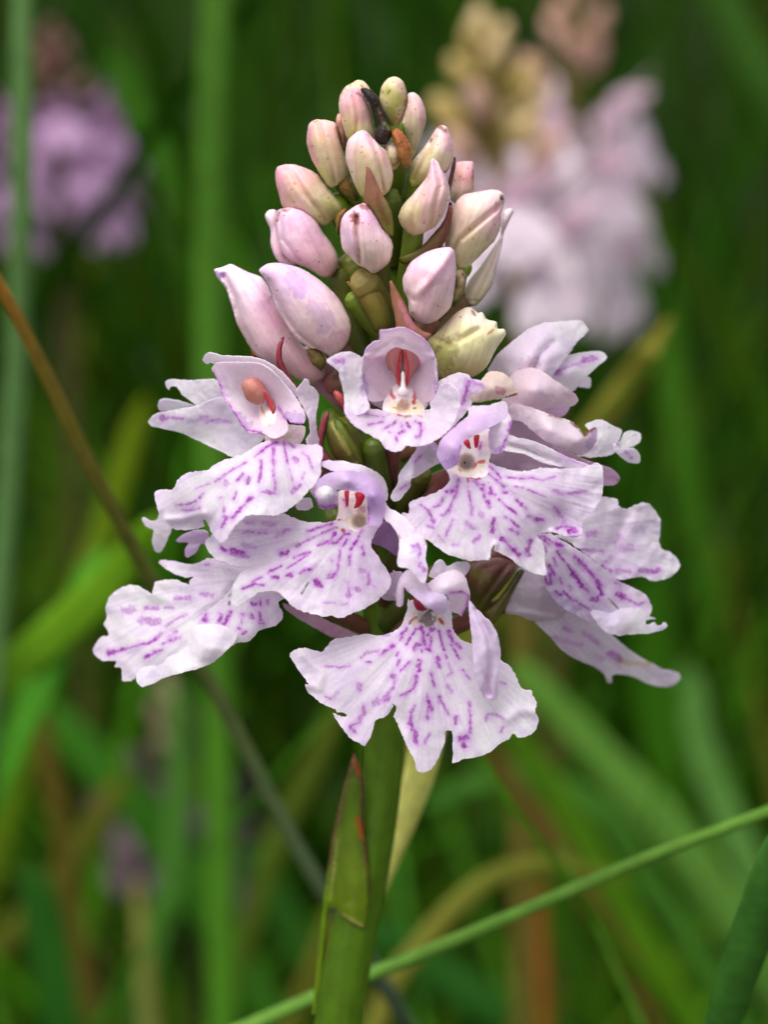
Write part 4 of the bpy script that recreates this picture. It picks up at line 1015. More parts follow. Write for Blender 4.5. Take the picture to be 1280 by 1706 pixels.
# flower below it, its hood bent over
f3 = flower()
z = lambda p: Z(340, 750, p)
zd = lambda x, y, d: (340 + x / 4, 750 + y / 4, d)
petal("dorsal_sepal", sheet(z([(775, 92), (790, 74), (900, 70), (1000, 88), (1100, 118), (1190, 180), (1222, 250), (1225, 318), (1205, 345), (1180, 270), (1100, 190), (980, 150), (860, 137), (800, 112)]), [zd(780, 85, 11.0), zd(900, 75, 10.8), zd(1200, 220, 10.2), zd(1215, 330, 10.4), zd(1050, 150, 11.4)], base=WHITE, tint=LAV, tint_amt=.4, ruffle=.1), M_PETAL, f3)
petal("side_petal", sheet(z([(706, 268), (735, 225), (800, 215), (870, 235), (895, 280), (888, 370), (825, 396), (772, 388), (740, 325)]), [zd(710, 270, 11.4), zd(800, 225, 12.2), zd(800, 320, 13.0), zd(890, 360, 11.6), zd(780, 388, 11.4)], base=WHITE, tint=LAV, tint_amt=.4, ruffle=.15, strokes=ZS(340, 750, [(34, .6, [(720, 310), (760, 375), (840, 390), (880, 372)]), (60, .3, [(860, 330)], 'l')])), M_PETAL, f3)
petal("hood", sheet(z([(715, 258), (760, 200), (830, 152), (920, 135), (1020, 143), (1110, 170), (1180, 230), (1206, 310), (1202, 420), (1175, 500), (1132, 506), (1086, 490), (1092, 400), (1085, 340), (1060, 290), (960, 266), (880, 262), (800, 240)]), [zd(730, 250, 12.0), zd(830, 160, 12.2), zd(1020, 145, 11.8), zd(960, 210, 13.6), zd(960, 262, 12.6), zd(1190, 260, 11.4), zd(1140, 300, 13.4), zd(1095, 420, 12.4), zd(1200, 420, 11.8), zd(1130, 500, 12.8)], base=lin(240, 222, 246), tint=lin(222, 188, 238), tint_amt=.7, ruffle=.1, strokes=ZS(340, 750, [(12, .65, [(1095, 380), (1098, 440), (1090, 490)]), (40, .3, [(960, 230), (1080, 260), (1130, 360)], 'l')])), M_PETAL, f3)
petal("column", sheet(z([(885, 300), (905, 270), (1000, 262), (1085, 290), (1090, 380), (1095, 500), (1060, 530), (990, 550), (930, 500), (885, 470), (898, 400)]), [zd(890, 300, 9.6), zd(1085, 300, 9.6), zd(980, 400, 9.8), zd(890, 460, 10.8), zd(1090, 490, 10.6), zd(990, 540, 11.0)], base=lin(246, 232, 230), tint=lin(238, 214, 212), ruffle=.06, sp=1.8, dents=[(340 + 1040 / 4, 750 + 480 / 4, 11, 1.4)], strokes=ZS(340, 750, [(80, .45, [(960, 480), (1050, 440)], 'y'), (12, .8, [(930, 330), (945, 375)], 'm'), (50, .6, [(1055, 400)], 'p')])), M_COLUMN, f3)
red_anther(z([(936, 276), (950, 266), (968, 272), (962, 375), (946, 372)]), 10.3, .4, f3, [], lin(206, 44, 70))
red_anther(z([(1008, 285), (1040, 280), (1075, 302), (1045, 370), (1000, 388), (1012, 340)]), 10.3, .4, f3, [], lin(206, 40, 66))
petal("lip", sheet(z([(890, 455), (870, 470), (780, 480), (680, 478), (600, 452), (540, 425), (440, 400), (300, 400), (150, 480), (50, 560), (5, 615), (40, 690), (100, 732), (200, 766), (290, 770), (318, 775), (270, 800), (225, 845), (195, 900), (180, 990), (188, 1036), (240, 1035), (300, 990), (370, 946), (470, 940), (545, 990), (562, 1010), (575, 1032), (620, 1060), (700, 1085), (800, 1105), (860, 1105), (915, 1118), (1000, 1082), (1100, 1040), (1180, 980), (1238, 915), (1246, 850), (1200, 760), (1145, 690), (1112, 630), (1122, 590), (1160, 525), (1175, 490), (1085, 505), (1000, 540), (930, 470)]),
                   [zd(900, 470, 10.8), zd(1080, 500, 10.8), zd(1170, 500, 10.6), zd(1000, 560, 11.4), zd(600, 470, 10.4), zd(300, 420, 9.2), zd(20, 610, 8.2), zd(200, 750, 9.6), zd(310, 774, 10.4), zd(190, 1020, 12.2), zd(350, 860, 12.6), zd(470, 940, 12.4), zd(560, 760, 12.0), zd(620, 1050, 13.6), zd(900, 1110, 14.2), zd(900, 850, 13.0), zd(1240, 870, 12.0), zd(1120, 620, 11.6)],
                   throat=z([(990, 500)])[0], rims=[(z([(330, 770), (450, 740), (600, 660)]), 9, -.35), (z([(560, 1000), (600, 900), (720, 760)]), 12, .2)],
                   strokes=ZS(340, 750, [(14, .9, [(858, 488), (780, 512), (690, 542)]), (12, .7, [(862, 520), (780, 556), (700, 592)]), (14, .6, [(690, 600), (615, 642)]), (18, 1, [(870, 556), (850, 592), (820, 612)]), (18, 1, [(815, 610), (760, 636)]), (16, 1, [(970, 560), (930, 562), (890, 612)]), (18, 1, [(885, 615), (835, 620)]), (14, .95, [(950, 592), (930, 640)]), (14, 1, [(1052, 530), (1020, 602)]), (18, .95, [(1015, 605), (980, 660)]), (16, .7, [(975, 702), (970, 760)]), (14, .6, [(910, 670), (904, 722), (890, 800), (850, 845)]), (28, .55, [(830, 842), (862, 832)]), (20, .6, [(1056, 640), (1062, 700)]), (26, .4, [(1040, 800), (1100, 812), (1100, 890)]), (10, .4, [(1100, 890), (1150, 918)]), (16, .45, [(955, 880), (968, 960)]), (26, .5, [(955, 962), (968, 972)]), (34, .5, [(1030, 925), (1036, 930)]), (36, .85, [(512, 692), (548, 682)]), (16, .85, [(600, 712), (650, 696), (705, 680)]), (9, .85, [(690, 700), (620, 746), (555, 786)]), (16, .8, [(430, 812), (510, 772)]), (20, .75, [(455, 845), (492, 846)]), (24, .75, [(555, 836), (582, 830)]), (18, .75, [(640, 816), (670, 800)]), (20, .85, [(690, 796), (716, 792)]), (14, .75, [(382, 846), (320, 876)]), (14, .75, [(260, 922), (330, 892), (400, 900)]), (32, .75, [(742, 872), (778, 906)]), (22, .85, [(118, 655), (150, 665)]), (24, .85, [(180, 668), (265, 682)]), (20, .4, [(180, 692), (290, 712)]), (22, .3, [(290, 482), (330, 486)]), (26, .3, [(400, 490), (470, 495)]), (20, .4, [(270, 546), (330, 545)]), (16, .45, [(360, 552), (410, 548)]), (22, .35, [(485, 572), (560, 532)]), (24, .25, [(260, 625), (340, 650)]), (8, .45, [(800, 1015), (880, 1016)]), (10, .4, [(920, 1032), (960, 1020)]), (16, .5, [(845, 720), (855, 745)]), (8, .9, [(696, 880), (672, 920), (650, 956)], 'd'), (12, 1, [(895, 466), (920, 455), (945, 468), (972, 490), (986, 532)], 'r'), (26, 1, [(918, 530), (924, 536)], 'r'), (14, .9, [(880, 515), (898, 522)], 'r')]), **LP), M_PETAL, f3)
petal("sepal", sheet(z([(1195, 480), (1280, 520), (1290, 700), (1200, 650), (1112, 610), (1150, 560)]), [zd(1200, 500, 8.4), zd(1290, 690, 7.0), zd(1120, 610, 8.0)], base=lin(206, 170, 214), tint=LAV, ruffle=.1), M_PETAL, f3)
petal("sepal", sheet(z([(530, 1020), (700, 1080), (900, 1170), (1050, 1240), (960, 1260), (850, 1240), (700, 1160), (560, 1070)]), [zd(540, 1030, 8.0), zd(800, 1180, 6.6), zd(1040, 1245, 5.0)], base=lin(222, 190, 208), tint=lin(190, 140, 160), ruffle=.1), M_PETAL, f3)
petal("sepal", sheet(z([(1180, 980), (1240, 900), (1270, 800), (1310, 900), (1290, 1000), (1220, 1000)]), [zd(1180, 980, 8.0), zd(1300, 900, 7.6), zd(1250, 1000, 7.4)], base=lin(230, 216, 222), ruffle=.1), M_PETAL, f3)
petal("sepal", sheet(z([(610, 380), (640, 330), (700, 320), (720, 380), (690, 400), (630, 400)]), [zd(610, 380, 7.5), zd(720, 380, 8.6), zd(650, 330, 8.0)], base=WHITE, ruffle=.1), M_PETAL, f3)
put("ovary", ovary((600, 870, 8), (640, 1000, 1), 13, 14, PURP, OLIVE), M_GREEN, f3)

# flower to the right of the middle
f4 = flower()
z = lambda p: Z(640, 660, p)
y_ = lambda p: Z(760, 720, p)
zd = lambda x, y, d: (640 + x / 4, 660 + y / 4, d)
yd = lambda x, y, d: (760 + x / 4, 720 + y / 4, d)
petal("back_petal", sheet(Z(790, 520, [(90, 900), (100, 700), (240, 690), (420, 810), (600, 920), (780, 1000), (850, 1030), (700, 1080), (300, 1080), (150, 1060)]), [(815, 760, 5.0), (850, 700, 5.2), (1000, 780, 5.4), (870, 785, 4.4)], base=lin(228, 206, 222), tint=lin(206, 176, 200), ruffle=.15), M_PETAL, f4)  # greyed mauve carries the shade of the petal's interior in its colour
petal("sepal", sheet(Z(790, 520, [(205, 822), (300, 838), (440, 878), (560, 938), (680, 990), (782, 1030), (730, 1042), (600, 1035), (450, 1002), (330, 945), (190, 915)]), [(841, 730, 7.0), (930, 760, 8.2), (985, 778, 8.8), (840, 748, 7.2), (905, 772, 7.6)], base=WHITE, tint=lin(226, 200, 226), ruffle=.12, strokes=ZS(790, 520, [(8, .35, [(560, 940), (680, 1000), (770, 1032)]), (12, .25, [(210, 870), (330, 900), (500, 990)], 'k')]), rims=[(Z(790, 520, [(200, 880), (360, 920), (560, 1000)]), 4, -.3)]), M_PETAL, f4)
petal("sepal", sheet(z([(45, 672), (60, 640), (95, 580), (98, 530), (150, 450), (205, 370), (240, 330), (340, 310), (370, 400), (375, 440), (300, 482), (220, 540), (182, 552), (175, 602), (140, 650), (95, 700), (58, 697)]), [zd(50, 680, 11.2), zd(180, 420, 10.4), zd(180, 550, 10.8), zd(340, 320, 9.0), zd(370, 430, 9.4), zd(260, 430, 9.6)], base=lin(240, 232, 242), tint=LAV, ruffle=.15, strokes=ZS(640, 660, [(14, .55, [(240, 405), (205, 440)]), (16, .5, [(110, 620), (150, 588)]), (90, .2, [(300, 400)], 'g')]), rims=[(z([(235, 340), (205, 440), (180, 560)]), 8, .4)]), M_PETAL, f4)
petal("column", sheet(z([(500, 345), (540, 280), (600, 250), (700, 220), (720, 330), (702, 420), (712, 480), (690, 530), (600, 560), (480, 540), (425, 500), (440, 440), (500, 420)]), [zd(500, 350, 9.4), zd(700, 250, 9.6), zd(600, 380, 9.6), zd(700, 460, 10.4), zd(430, 500, 10.6), zd(600, 550, 11.2)], base=lin(246, 234, 234), tint=lin(238, 222, 226), ruffle=.06, sp=1.8, dents=[(640 + 550 / 4, 660 + 450 / 4, 12, 2.0)], strokes=ZS(640, 660, [(80, .4, [(480, 490), (560, 520), (650, 450)], 'y'), (22, .9, [(638, 440), (665, 438)], 'r'), (14, .9, [(612, 455), (600, 480)], 'r'), (12, .8, [(500, 485), (512, 505)], 'r'), (18, .8, [(648, 312), (640, 350)], 'm')])), M_COLUMN, f4)
red_anther(z([(526, 302), (545, 290), (566, 290), (580, 352), (556, 346)]), 10.2, .4, f4, [], lin(206, 40, 70))
red_anther(z([(598, 270), (615, 258), (637, 256), (626, 342), (606, 346)]), 10.2, .4, f4, [], lin(206, 40, 70))
petal("lip", sheet(z([(420, 492), (437, 560), (400, 610), (300, 660), (205, 688), (172, 708), (165, 778), (120, 778), (114, 800), (150, 845), (230, 920), (320, 980), (400, 1040), (500, 1080), (600, 1096), (702, 1090), (702, 1090), (710, 1030), (737, 980), (742, 1000), (748, 1035), (780, 1050), (840, 1080), (920, 1140), (1020, 1186), (1082, 1190), (1070, 1090), (1066, 1000), (1022, 930)])
                   + y_([(563, 675), (610, 672), (650, 668), (720, 690), (800, 702), (842, 680), (850, 590), (910, 530), (970, 430), (980, 340), (974, 230), (940, 206), (850, 235), (700, 240), (560, 240), (430, 262), (300, 232), (222, 205)]) + z([(690, 520), (600, 545), (500, 530)]),
                   [zd(440, 510, 10.8), zd(600, 560, 11.4), zd(700, 480, 10.6), zd(120, 790, 11.0), zd(300, 660, 11.0), zd(400, 1030, 12.8), zd(600, 1090, 13.8), zd(600, 800, 12.8), zd(740, 1000, 13.4), zd(1050, 1180, 12.6), zd(900, 900, 13.0), zd(1030, 920, 11.8), yd(430, 260, 10.6), yd(700, 240, 9.8), yd(970, 230, 9.6), yd(960, 430, 10.0), yd(800, 690, 11.0), yd(600, 450, 11.6), yd(720, 560, 10.6)],
                   throat=z([(580, 500)])[0], rims=[(y_([(560, 676), (480, 560), (330, 380)]), 8, -.25), (y_([(640, 660), (720, 690), (840, 680)]), 5, .4), (z([(705, 1090), (740, 985)]), 5, .35)],
                   strokes=ZS(640, 660, [(16, .9, [(500, 552), (490, 612), (480, 652)]), (14, .85, [(446, 618), (415, 636)]), (16, .8, [(470, 610), (452, 640)]), (14, .65, [(480, 655), (450, 712), (432, 762)]), (14, .6, [(390, 680), (380, 722), (330, 738)]), (18, .5, [(440, 762), (380, 796)]), (16, .5, [(460, 825), (430, 882), (410, 938)]), (14, .45, [(290, 862), (325, 876)]), (14, .55, [(250, 725), (292, 760), (330, 832)]), (22, .5, [(322, 825), (335, 835)]), (14, .8, [(560, 602), (570, 662), (580, 722)]), (20, .5, [(586, 742), (580, 785)]), (16, 1, [(556, 526), (592, 542)], 'r'), (12, 1, [(558, 545), (562, 572)], 'r'), (22, 1, [(602, 560), (626, 592)]), (16, 1, [(640, 586), (668, 592)]), (16, 1, [(618, 545), (642, 552)], 'r'), (18, 1, [(645, 500), (655, 522)], 'r'), (20, 1, [(650, 615), (672, 668)]), (22, .95, [(714, 612), (708, 648)]), (14, .9, [(705, 648), (742, 658)]), (26, .95, [(692, 705), (706, 735)]), (14, .95, [(662, 500), (702, 522), (750, 562)]), (10, .75, [(750, 562), (802, 606)]), (14, .9, [(704, 468), (750, 510), (776, 542)]), (32, .35, [(640, 785), (652, 798)]), (26, .35, [(550, 845), (605, 882)]), (28, .92, [(734, 825), (722, 906)]), (20, .5, [(642, 930), (600, 966)]), (18, .5, [(462, 990), (488, 992)]), (14, .85, [(768, 688), (820, 736), (880, 782)]), (22, .7, [(798, 640), (842, 652)]), (18, .65, [(880, 690), (940, 742)]), (14, .9, [(848, 828), (897, 872)]), (20, .75, [(838, 885), (892, 912)]), (26, .35, [(960, 800), (1040, 826)]), (28, .75, [(1030, 822), (1052, 826)]), (14, .7, [(808, 805), (815, 808)]), (26, .9, [(785, 948), (812, 962)]), (20, .8, [(820, 980), (860, 1022)]), (26, .9, [(865, 1025), (895, 1058)]), (32, .6, [(972, 970), (958, 1052)]), (12, .85, [(820, 540), (920, 551), (990, 548)]), (9, .5, [(990, 548), (1060, 562), (1140, 535)]), (12, .65, [(870, 598), (930, 612)]), (12, .55, [(960, 625), (1080, 672)]), (6, .8, [(694, 574), (700, 577)], 'd'), (10, .4, [(360, 925), (400, 970)])])
                   + ZS(760, 720, [(18, .4, [(640, 388), (680, 395)]), (20, .42, [(690, 412), (770, 408), (860, 392)]), (24, .45, [(660, 505), (705, 560), (718, 600)]), (16, .7, [(672, 640), (715, 628), (790, 640)]), (30, .85, [(755, 660), (805, 660)]), (14, .3, [(780, 470), (830, 490)], 'l')]), **LP), M_PETAL, f4)
petal("hood", sheet(z([(352, 362), (380, 292), (450, 222), (560, 150), (680, 122), (780, 112), (808, 150), (700, 212), (620, 252), (530, 302), (512, 362), (500, 420), (482, 460), (415, 492), (380, 450), (355, 402)]), [zd(360, 370, 12.2), zd(450, 225, 12.0), zd(680, 125, 11.6), zd(800, 140, 11.0), zd(560, 230, 13.4), zd(450, 330, 14.0), zd(520, 310, 13.0), zd(480, 455, 13.4), zd(400, 480, 13.0)], base=lin(242, 224, 246), tint=lin(222, 188, 238), tint_amt=.7, ruffle=.1, strokes=ZS(640, 660, [(14, .6, [(515, 330), (508, 400), (485, 458)]), (70, .45, [(400, 460), (470, 440)], 'l'), (6, .6, [(570, 275), (660, 245), (740, 215), (800, 172)], 'k')])), M_PETAL, f4)
petal("side_petal", sheet(z([(700, 232), (800, 160), (835, 130), (852, 162), (832, 250), (812, 320), (776, 378), (712, 376), (700, 330)]), [zd(705, 330, 10.6), zd(800, 165, 11.4), zd(850, 160, 11.2), zd(775, 375, 11.6), zd(760, 270, 11.4)], base=WHITE, tint=LAV, tint_amt=.5, ruffle=.1, strokes=ZS(640, 660, [(14, .75, [(845, 170), (825, 260), (800, 320), (772, 376)]), (60, .5, [(760, 350)], 'l')])), M_PETAL, f4)
petal("dorsal_sepal", sheet(z([(480, 200), (560, 130), (560, 75), (640, 62), (700, 60), (740, 42), (800, 33), (822, 60), (828, 110), (845, 140), (800, 172), (700, 190), (560, 200)]), [zd(490, 200, 11.0), zd(570, 80, 10.6), zd(800, 40, 10.4), zd(830, 120, 10.8), zd(680, 150, 11.4)], base=lin(240, 226, 242), tint=LAV, tint_amt=.5, ruffle=.12), M_PETAL, f4)
put("ovary", ovary((780, 770, 8), (650, 900, 1), 13, 14, PURP, OLIVE), M_GREEN, f4)

# lowest flower, in front of the stalk
f5 = flower()
z = lambda p: Z(620, 880, p)
zd = lambda x, y, d: (620 + x / 4, 880 + y / 4, d)
L5 = Z(470, 980, [(838, 70), (830, 150), (800, 240), (740, 290), (650, 312), (560, 305), (430, 325), (340, 345), (292, 392), (264, 425), (205, 408), (140, 395), (90, 410), (50, 440), (80, 500), (130, 570), (178, 636), (150, 640), (172, 690), (250, 755), (320, 790), (352, 806), (362, 826), (400, 826), (438, 848), (400, 853), (365, 840), (332, 830), (332, 830), (400, 930), (460, 1000), (520, 1035), (552, 1048), (590, 980), (616, 910), (626, 882), (690, 850), (735, 800), (742, 785), (732, 768), (752, 778), (762, 808), (742, 850), (742, 850), (770, 910), (830, 1040), (880, 1140), (902, 1210), (950, 1228), (1010, 1185), (1050, 1110), (1082, 1030), (1090, 955), (1108, 945), (1132, 950), (1140, 1050), (1138, 1160)]) \
    + Z(640, 1000, [(458, 1082), (500, 1078), (530, 1055), (640, 1040), (720, 1000), (770, 960), (830, 920), (865, 888), (900, 914), (960, 905), (1010, 860), (1032, 800), (1012, 742), (1014, 680), (988, 632), (990, 605), (970, 594), (920, 590), (890, 530), (850, 450), (780, 400), (690, 330), (580, 290), (520, 260), (462, 200), (452, 80), (440, 0), (300, -30), (165, 0)])
petal("lip", sheet(L5, [zd(300, 480, 11.0), zd(500, 500, 11.0), zd(240, 600, 11.6), zd(520, 640, 11.6), zd(370, 720, 12.6), (605, 1057, 11.6), (540, 1086, 11.2), (487, 1090, 11.2), (512, 1140, 12.4), (560, 1180, 13.4), (605, 1240, 14.8), (650, 1170, 14.6), (700, 1120, 14.0), (706, 1284, 16.0), (745, 1210, 14.8), (757, 1268, 15.6), (850, 1225, 14.2), (896, 1195, 12.6), (868, 1147, 11.8), (800, 1085, 12.0), (600, 1110, 13.0), (800, 1180, 13.8)],
                   throat=(713, 1031), ruffle=.42, vein=.17, dents=[(713, 1030, 15, .7)],
                   rims=[(Z(470, 980, [(178, 640), (240, 660), (265, 560), (150, 440)]), 9, .35), (Z(640, 1000, [(820, 790), (900, 730), (1000, 740)]), 10, .35), (Z(470, 980, [(742, 850), (700, 500), (790, 350)]), 14, -.2), (Z(470, 980, [(1110, 950), (1000, 600), (960, 330)]), 14, -.2)],
                   strokes=ZS(640, 1000, [(100, .9, [(291, 120), (293, 128)], 'q'), (70, .4, [(210, 140), (220, 100)], 'y'), (70, .4, [(375, 130), (365, 90)], 'y'), (14, .9, [(215, 112), (185, 132), (170, 156)], 'r'), (20, .9, [(150, 188), (120, 222)]), (14, .85, [(122, 246), (104, 266)]), (16, .95, [(245, 183), (215, 190), (180, 238), (150, 296)]), (22, 1, [(245, 185), (268, 212), (262, 250)]), (24, 1, [(264, 275), (268, 292)]), (22, .95, [(336, 190), (300, 216), (296, 228)]), (18, .95, [(315, 252), (312, 292), (300, 322)]), (20, .95, [(285, 322), (310, 338)]), (24, 1, [(200, 325), (216, 295), (238, 298)]), (12, 1, [(250, 325), (252, 340)]), (16, .95, [(365, 205), (380, 262), (402, 332)]), (18, .95, [(370, 124), (396, 158)], 'r'), (22, .95, [(430, 205), (456, 268)]), (14, .85, [(448, 298), (474, 338), (500, 386)]), (22, .6, [(485, 292), (510, 318)]), (24, .97, [(356, 378), (360, 408)]), (20, .95, [(366, 425), (370, 442)]), (16, .75, [(408, 368), (418, 384)]), (30, .95, [(238, 410), (230, 470)]), (20, .9, [(217, 498), (214, 525)]), (18, .95, [(214, 540), (190, 588)]), (16, .8, [(176, 605), (110, 637)]), (16, .97, [(315, 485), (324, 530), (336, 572)]), (16, .8, [(168, 408), (140, 442)]), (12, .8, [(125, 455), (108, 468)]), (18, .6, [(105, 395), (90, 430)]), (18, .65, [(96, 350), (85, 366)]), (16, .85, [(58, 298), (44, 312)]), (14, .4, [(430, 420), (456, 482), (420, 506)]), (18, .4, [(420, 562), (450, 606)]), (14, .5, [(522, 462), (568, 520)]), (22, .97, [(294, 665), (318, 726)]), (16, .5, [(286, 622), (296, 700), (290, 792)]), (24, .4, [(290, 780)]), (16, .8, [(365, 640), (380, 670)]), (13, .6, [(380, 672), (402, 706), (432, 762)]), (26, .6, [(480, 775), (476, 812)]), (18, .6, [(570, 678), (576, 780), (575, 880)]), (30, .85, [(508, 915), (530, 915)]), (20, .8, [(550, 905), (562, 915)]), (34, .85, [(528, 962), (545, 970)]), (18, .65, [(205, 708), (180, 742), (176, 820)]), (30, .75, [(176, 822), (208, 882), (212, 952)]), (16, .5, [(305, 892), (276, 930), (270, 962)]), (20, .4, [(682, 800), (690, 762), (750, 760), (800, 790)]), (18, .5, [(798, 845), (780, 872)]), (12, .5, [(780, 545), (810, 555)])])  # grey-brown disc paints the dark of the spur opening into the throat
                   + ZS(470, 980, [(18, .8, [(705, 408), (680, 420)]), (12, .7, [(670, 430), (655, 445)]), (18, .9, [(742, 380), (725, 388)]), (20, .4, [(640, 414), (560, 430), (530, 460)]), (14, .6, [(560, 490), (590, 490)]), (12, .5, [(452, 518), (380, 525), (290, 520)]), (30, .6, [(735, 580), (745, 588)]), (22, .45, [(755, 610), (740, 660), (700, 705)]), (44, .4, [(700, 735), (640, 752), (622, 765)]), (16, .6, [(712, 738), (690, 746)]), (32, .4, [(512, 640), (512, 672)]), (26, .5, [(545, 790), (540, 840), (518, 872)]), (16, .65, [(450, 920), (492, 962)]), (14, .5, [(452, 915), (522, 892)]), (12, .6, [(290, 720), (322, 736)]), (22, .22, [(375, 690), (350, 722)]), (10, .45, [(670, 318), (720, 310)])]), **LP), M_PETAL, f5)
petal("sepal", sheet(z([(648, 485), (700, 540), (740, 590), (790, 622), (832, 700), (857, 800), (855, 870), (842, 960), (842, 1060), (832, 1140), (790, 1146), (722, 1080), (690, 1000), (676, 870), (665, 740), (650, 600)]), [zd(650, 500, 14.0), zd(740, 590, 15.0), zd(855, 830, 15.2), zd(670, 800, 15.2), zd(750, 820, 16.0), zd(830, 1130, 15.0), zd(740, 1090, 15.6)], base=lin(238, 226, 242), tint=lin(226, 198, 232), tint_amt=.5, ruffle=.12, rims=[(z([(700, 545), (780, 720), (800, 900), (770, 1100)]), 6, -.55)], strokes=ZS(620, 880, [(10, .25, [(730, 900), (750, 1000)], 'l'), (24, .25, [(790, 1100), (770, 980)], 'p')])), M_PETAL, f5)
petal("side_petal", sheet(z([(120, 300), (190, 290), (200, 330), (180, 460), (90, 430), (115, 400)]), [zd(120, 300, 9.6), zd(190, 300, 10.2), zd(100, 430, 9.2)], base=lin(228, 214, 230), ruffle=.1), M_PETAL, f5)
petal("side_petal", sheet(z([(380, 320), (405, 262), (425, 222), (450, 208), (480, 220), (502, 252), (560, 225), (630, 225), (652, 242), (640, 290), (600, 330), (480, 340)]), [zd(390, 320, 12.4), zd(450, 212, 12.4), zd(640, 240, 11.4), zd(560, 300, 12.4)], base=WHITE, tint=lin(226, 206, 232), ruffle=.2, rims=[(z([(502, 252), (490, 330)]), 8, -.4)]), M_PETAL, f5)
petal("hood", [sheet(z([(160, 515), (163, 400), (190, 322), (240, 274), (300, 284), (350, 350), (400, 420), (430, 470), (360, 490), (300, 460), (240, 422), (208, 395), (206, 500), (186, 526)]), [zd(165, 510, 12.2), zd(165, 400, 12.4), zd(240, 276, 12.4), zd(210, 400, 13.2), zd(300, 380, 14.2), zd(420, 470, 14.6)], edge=(lin(150, 60, 190), 3, .3), **HD),
               sheet(z([(335, 400), (400, 342), (480, 292), (560, 279), (612, 312), (642, 380), (656, 450), (645, 500), (600, 588), (575, 570), (528, 552), (524, 500), (490, 445), (400, 472), (352, 452)]), [zd(340, 410, 14.4), zd(480, 295, 13.0), zd(640, 380, 13.0), zd(500, 380, 15.0), zd(600, 580, 12.8), zd(530, 540, 13.4), zd(490, 440, 14.6)], strokes=ZS(620, 880, [(10, .85, [(530, 428), (600, 425), (645, 450), (630, 520), (600, 585)], 'm'), (8, .5, [(400, 470), (470, 455), (530, 428)], 'l')]), **HD)], M_PETAL, f5)
petal("dorsal_sepal", sheet(z([(250, 420), (300, 400), (350, 420), (440, 430), (490, 450), (503, 500), (492, 560), (462, 578), (400, 542), (340, 500), (280, 455)]), [zd(280, 430, 14.6), zd(440, 430, 15.2), zd(500, 490, 15.2), zd(470, 575, 14.8), zd(400, 500, 16.0)], base=lin(236, 222, 242), tint=LAV, tint_amt=.4, ruffle=.08), M_PETAL, f5)
red_anther(z([(274, 474), (290, 455), (332, 500), (365, 542), (310, 550), (284, 522)]), 12.2, .5, f5, [], lin(150, 24, 58))
y_ = lambda p: Z(640, 660, p)
yd = lambda x, y, d: (640 + x / 4, 660 + y / 4, d)
petal("sepal", sheet(y_([(0, 700), (30, 742), (120, 792), (200, 880), (272, 950), (287, 1000), (276, 1080), (292, 1150), (275, 1245), (250, 1240), (210, 1190), (160, 1150), (90, 1132), (100, 1000), (94, 930), (50, 860), (0, 820)]), [yd(5, 760, 11.4), yd(150, 840, 13.4), yd(280, 990, 14.4), yd(95, 960, 13.8), yd(180, 1050, 15.6), yd(90, 1130, 15.2), yd(262, 1240, 16.2)], base=WHITE, tint=LAV, tint_amt=.6, ruffle=.2, strokes=ZS(640, 660, [(16, .5, [(190, 1000), (225, 985), (240, 1020), (232, 1070)]), (30, .55, [(240, 1120), (268, 1160)]), (60, .35, [(200, 1020)], 'l'), (14, .6, [(272, 955), (284, 990)], 'o'), (14, .5, [(98, 925), (104, 940)], 'k')])), M_PETAL, f5)
put("ovary", ovary((712, 1020, 7.5), (645, 1080, 1), 16, 16, PURP, OLIVE), M_GREEN, f5)

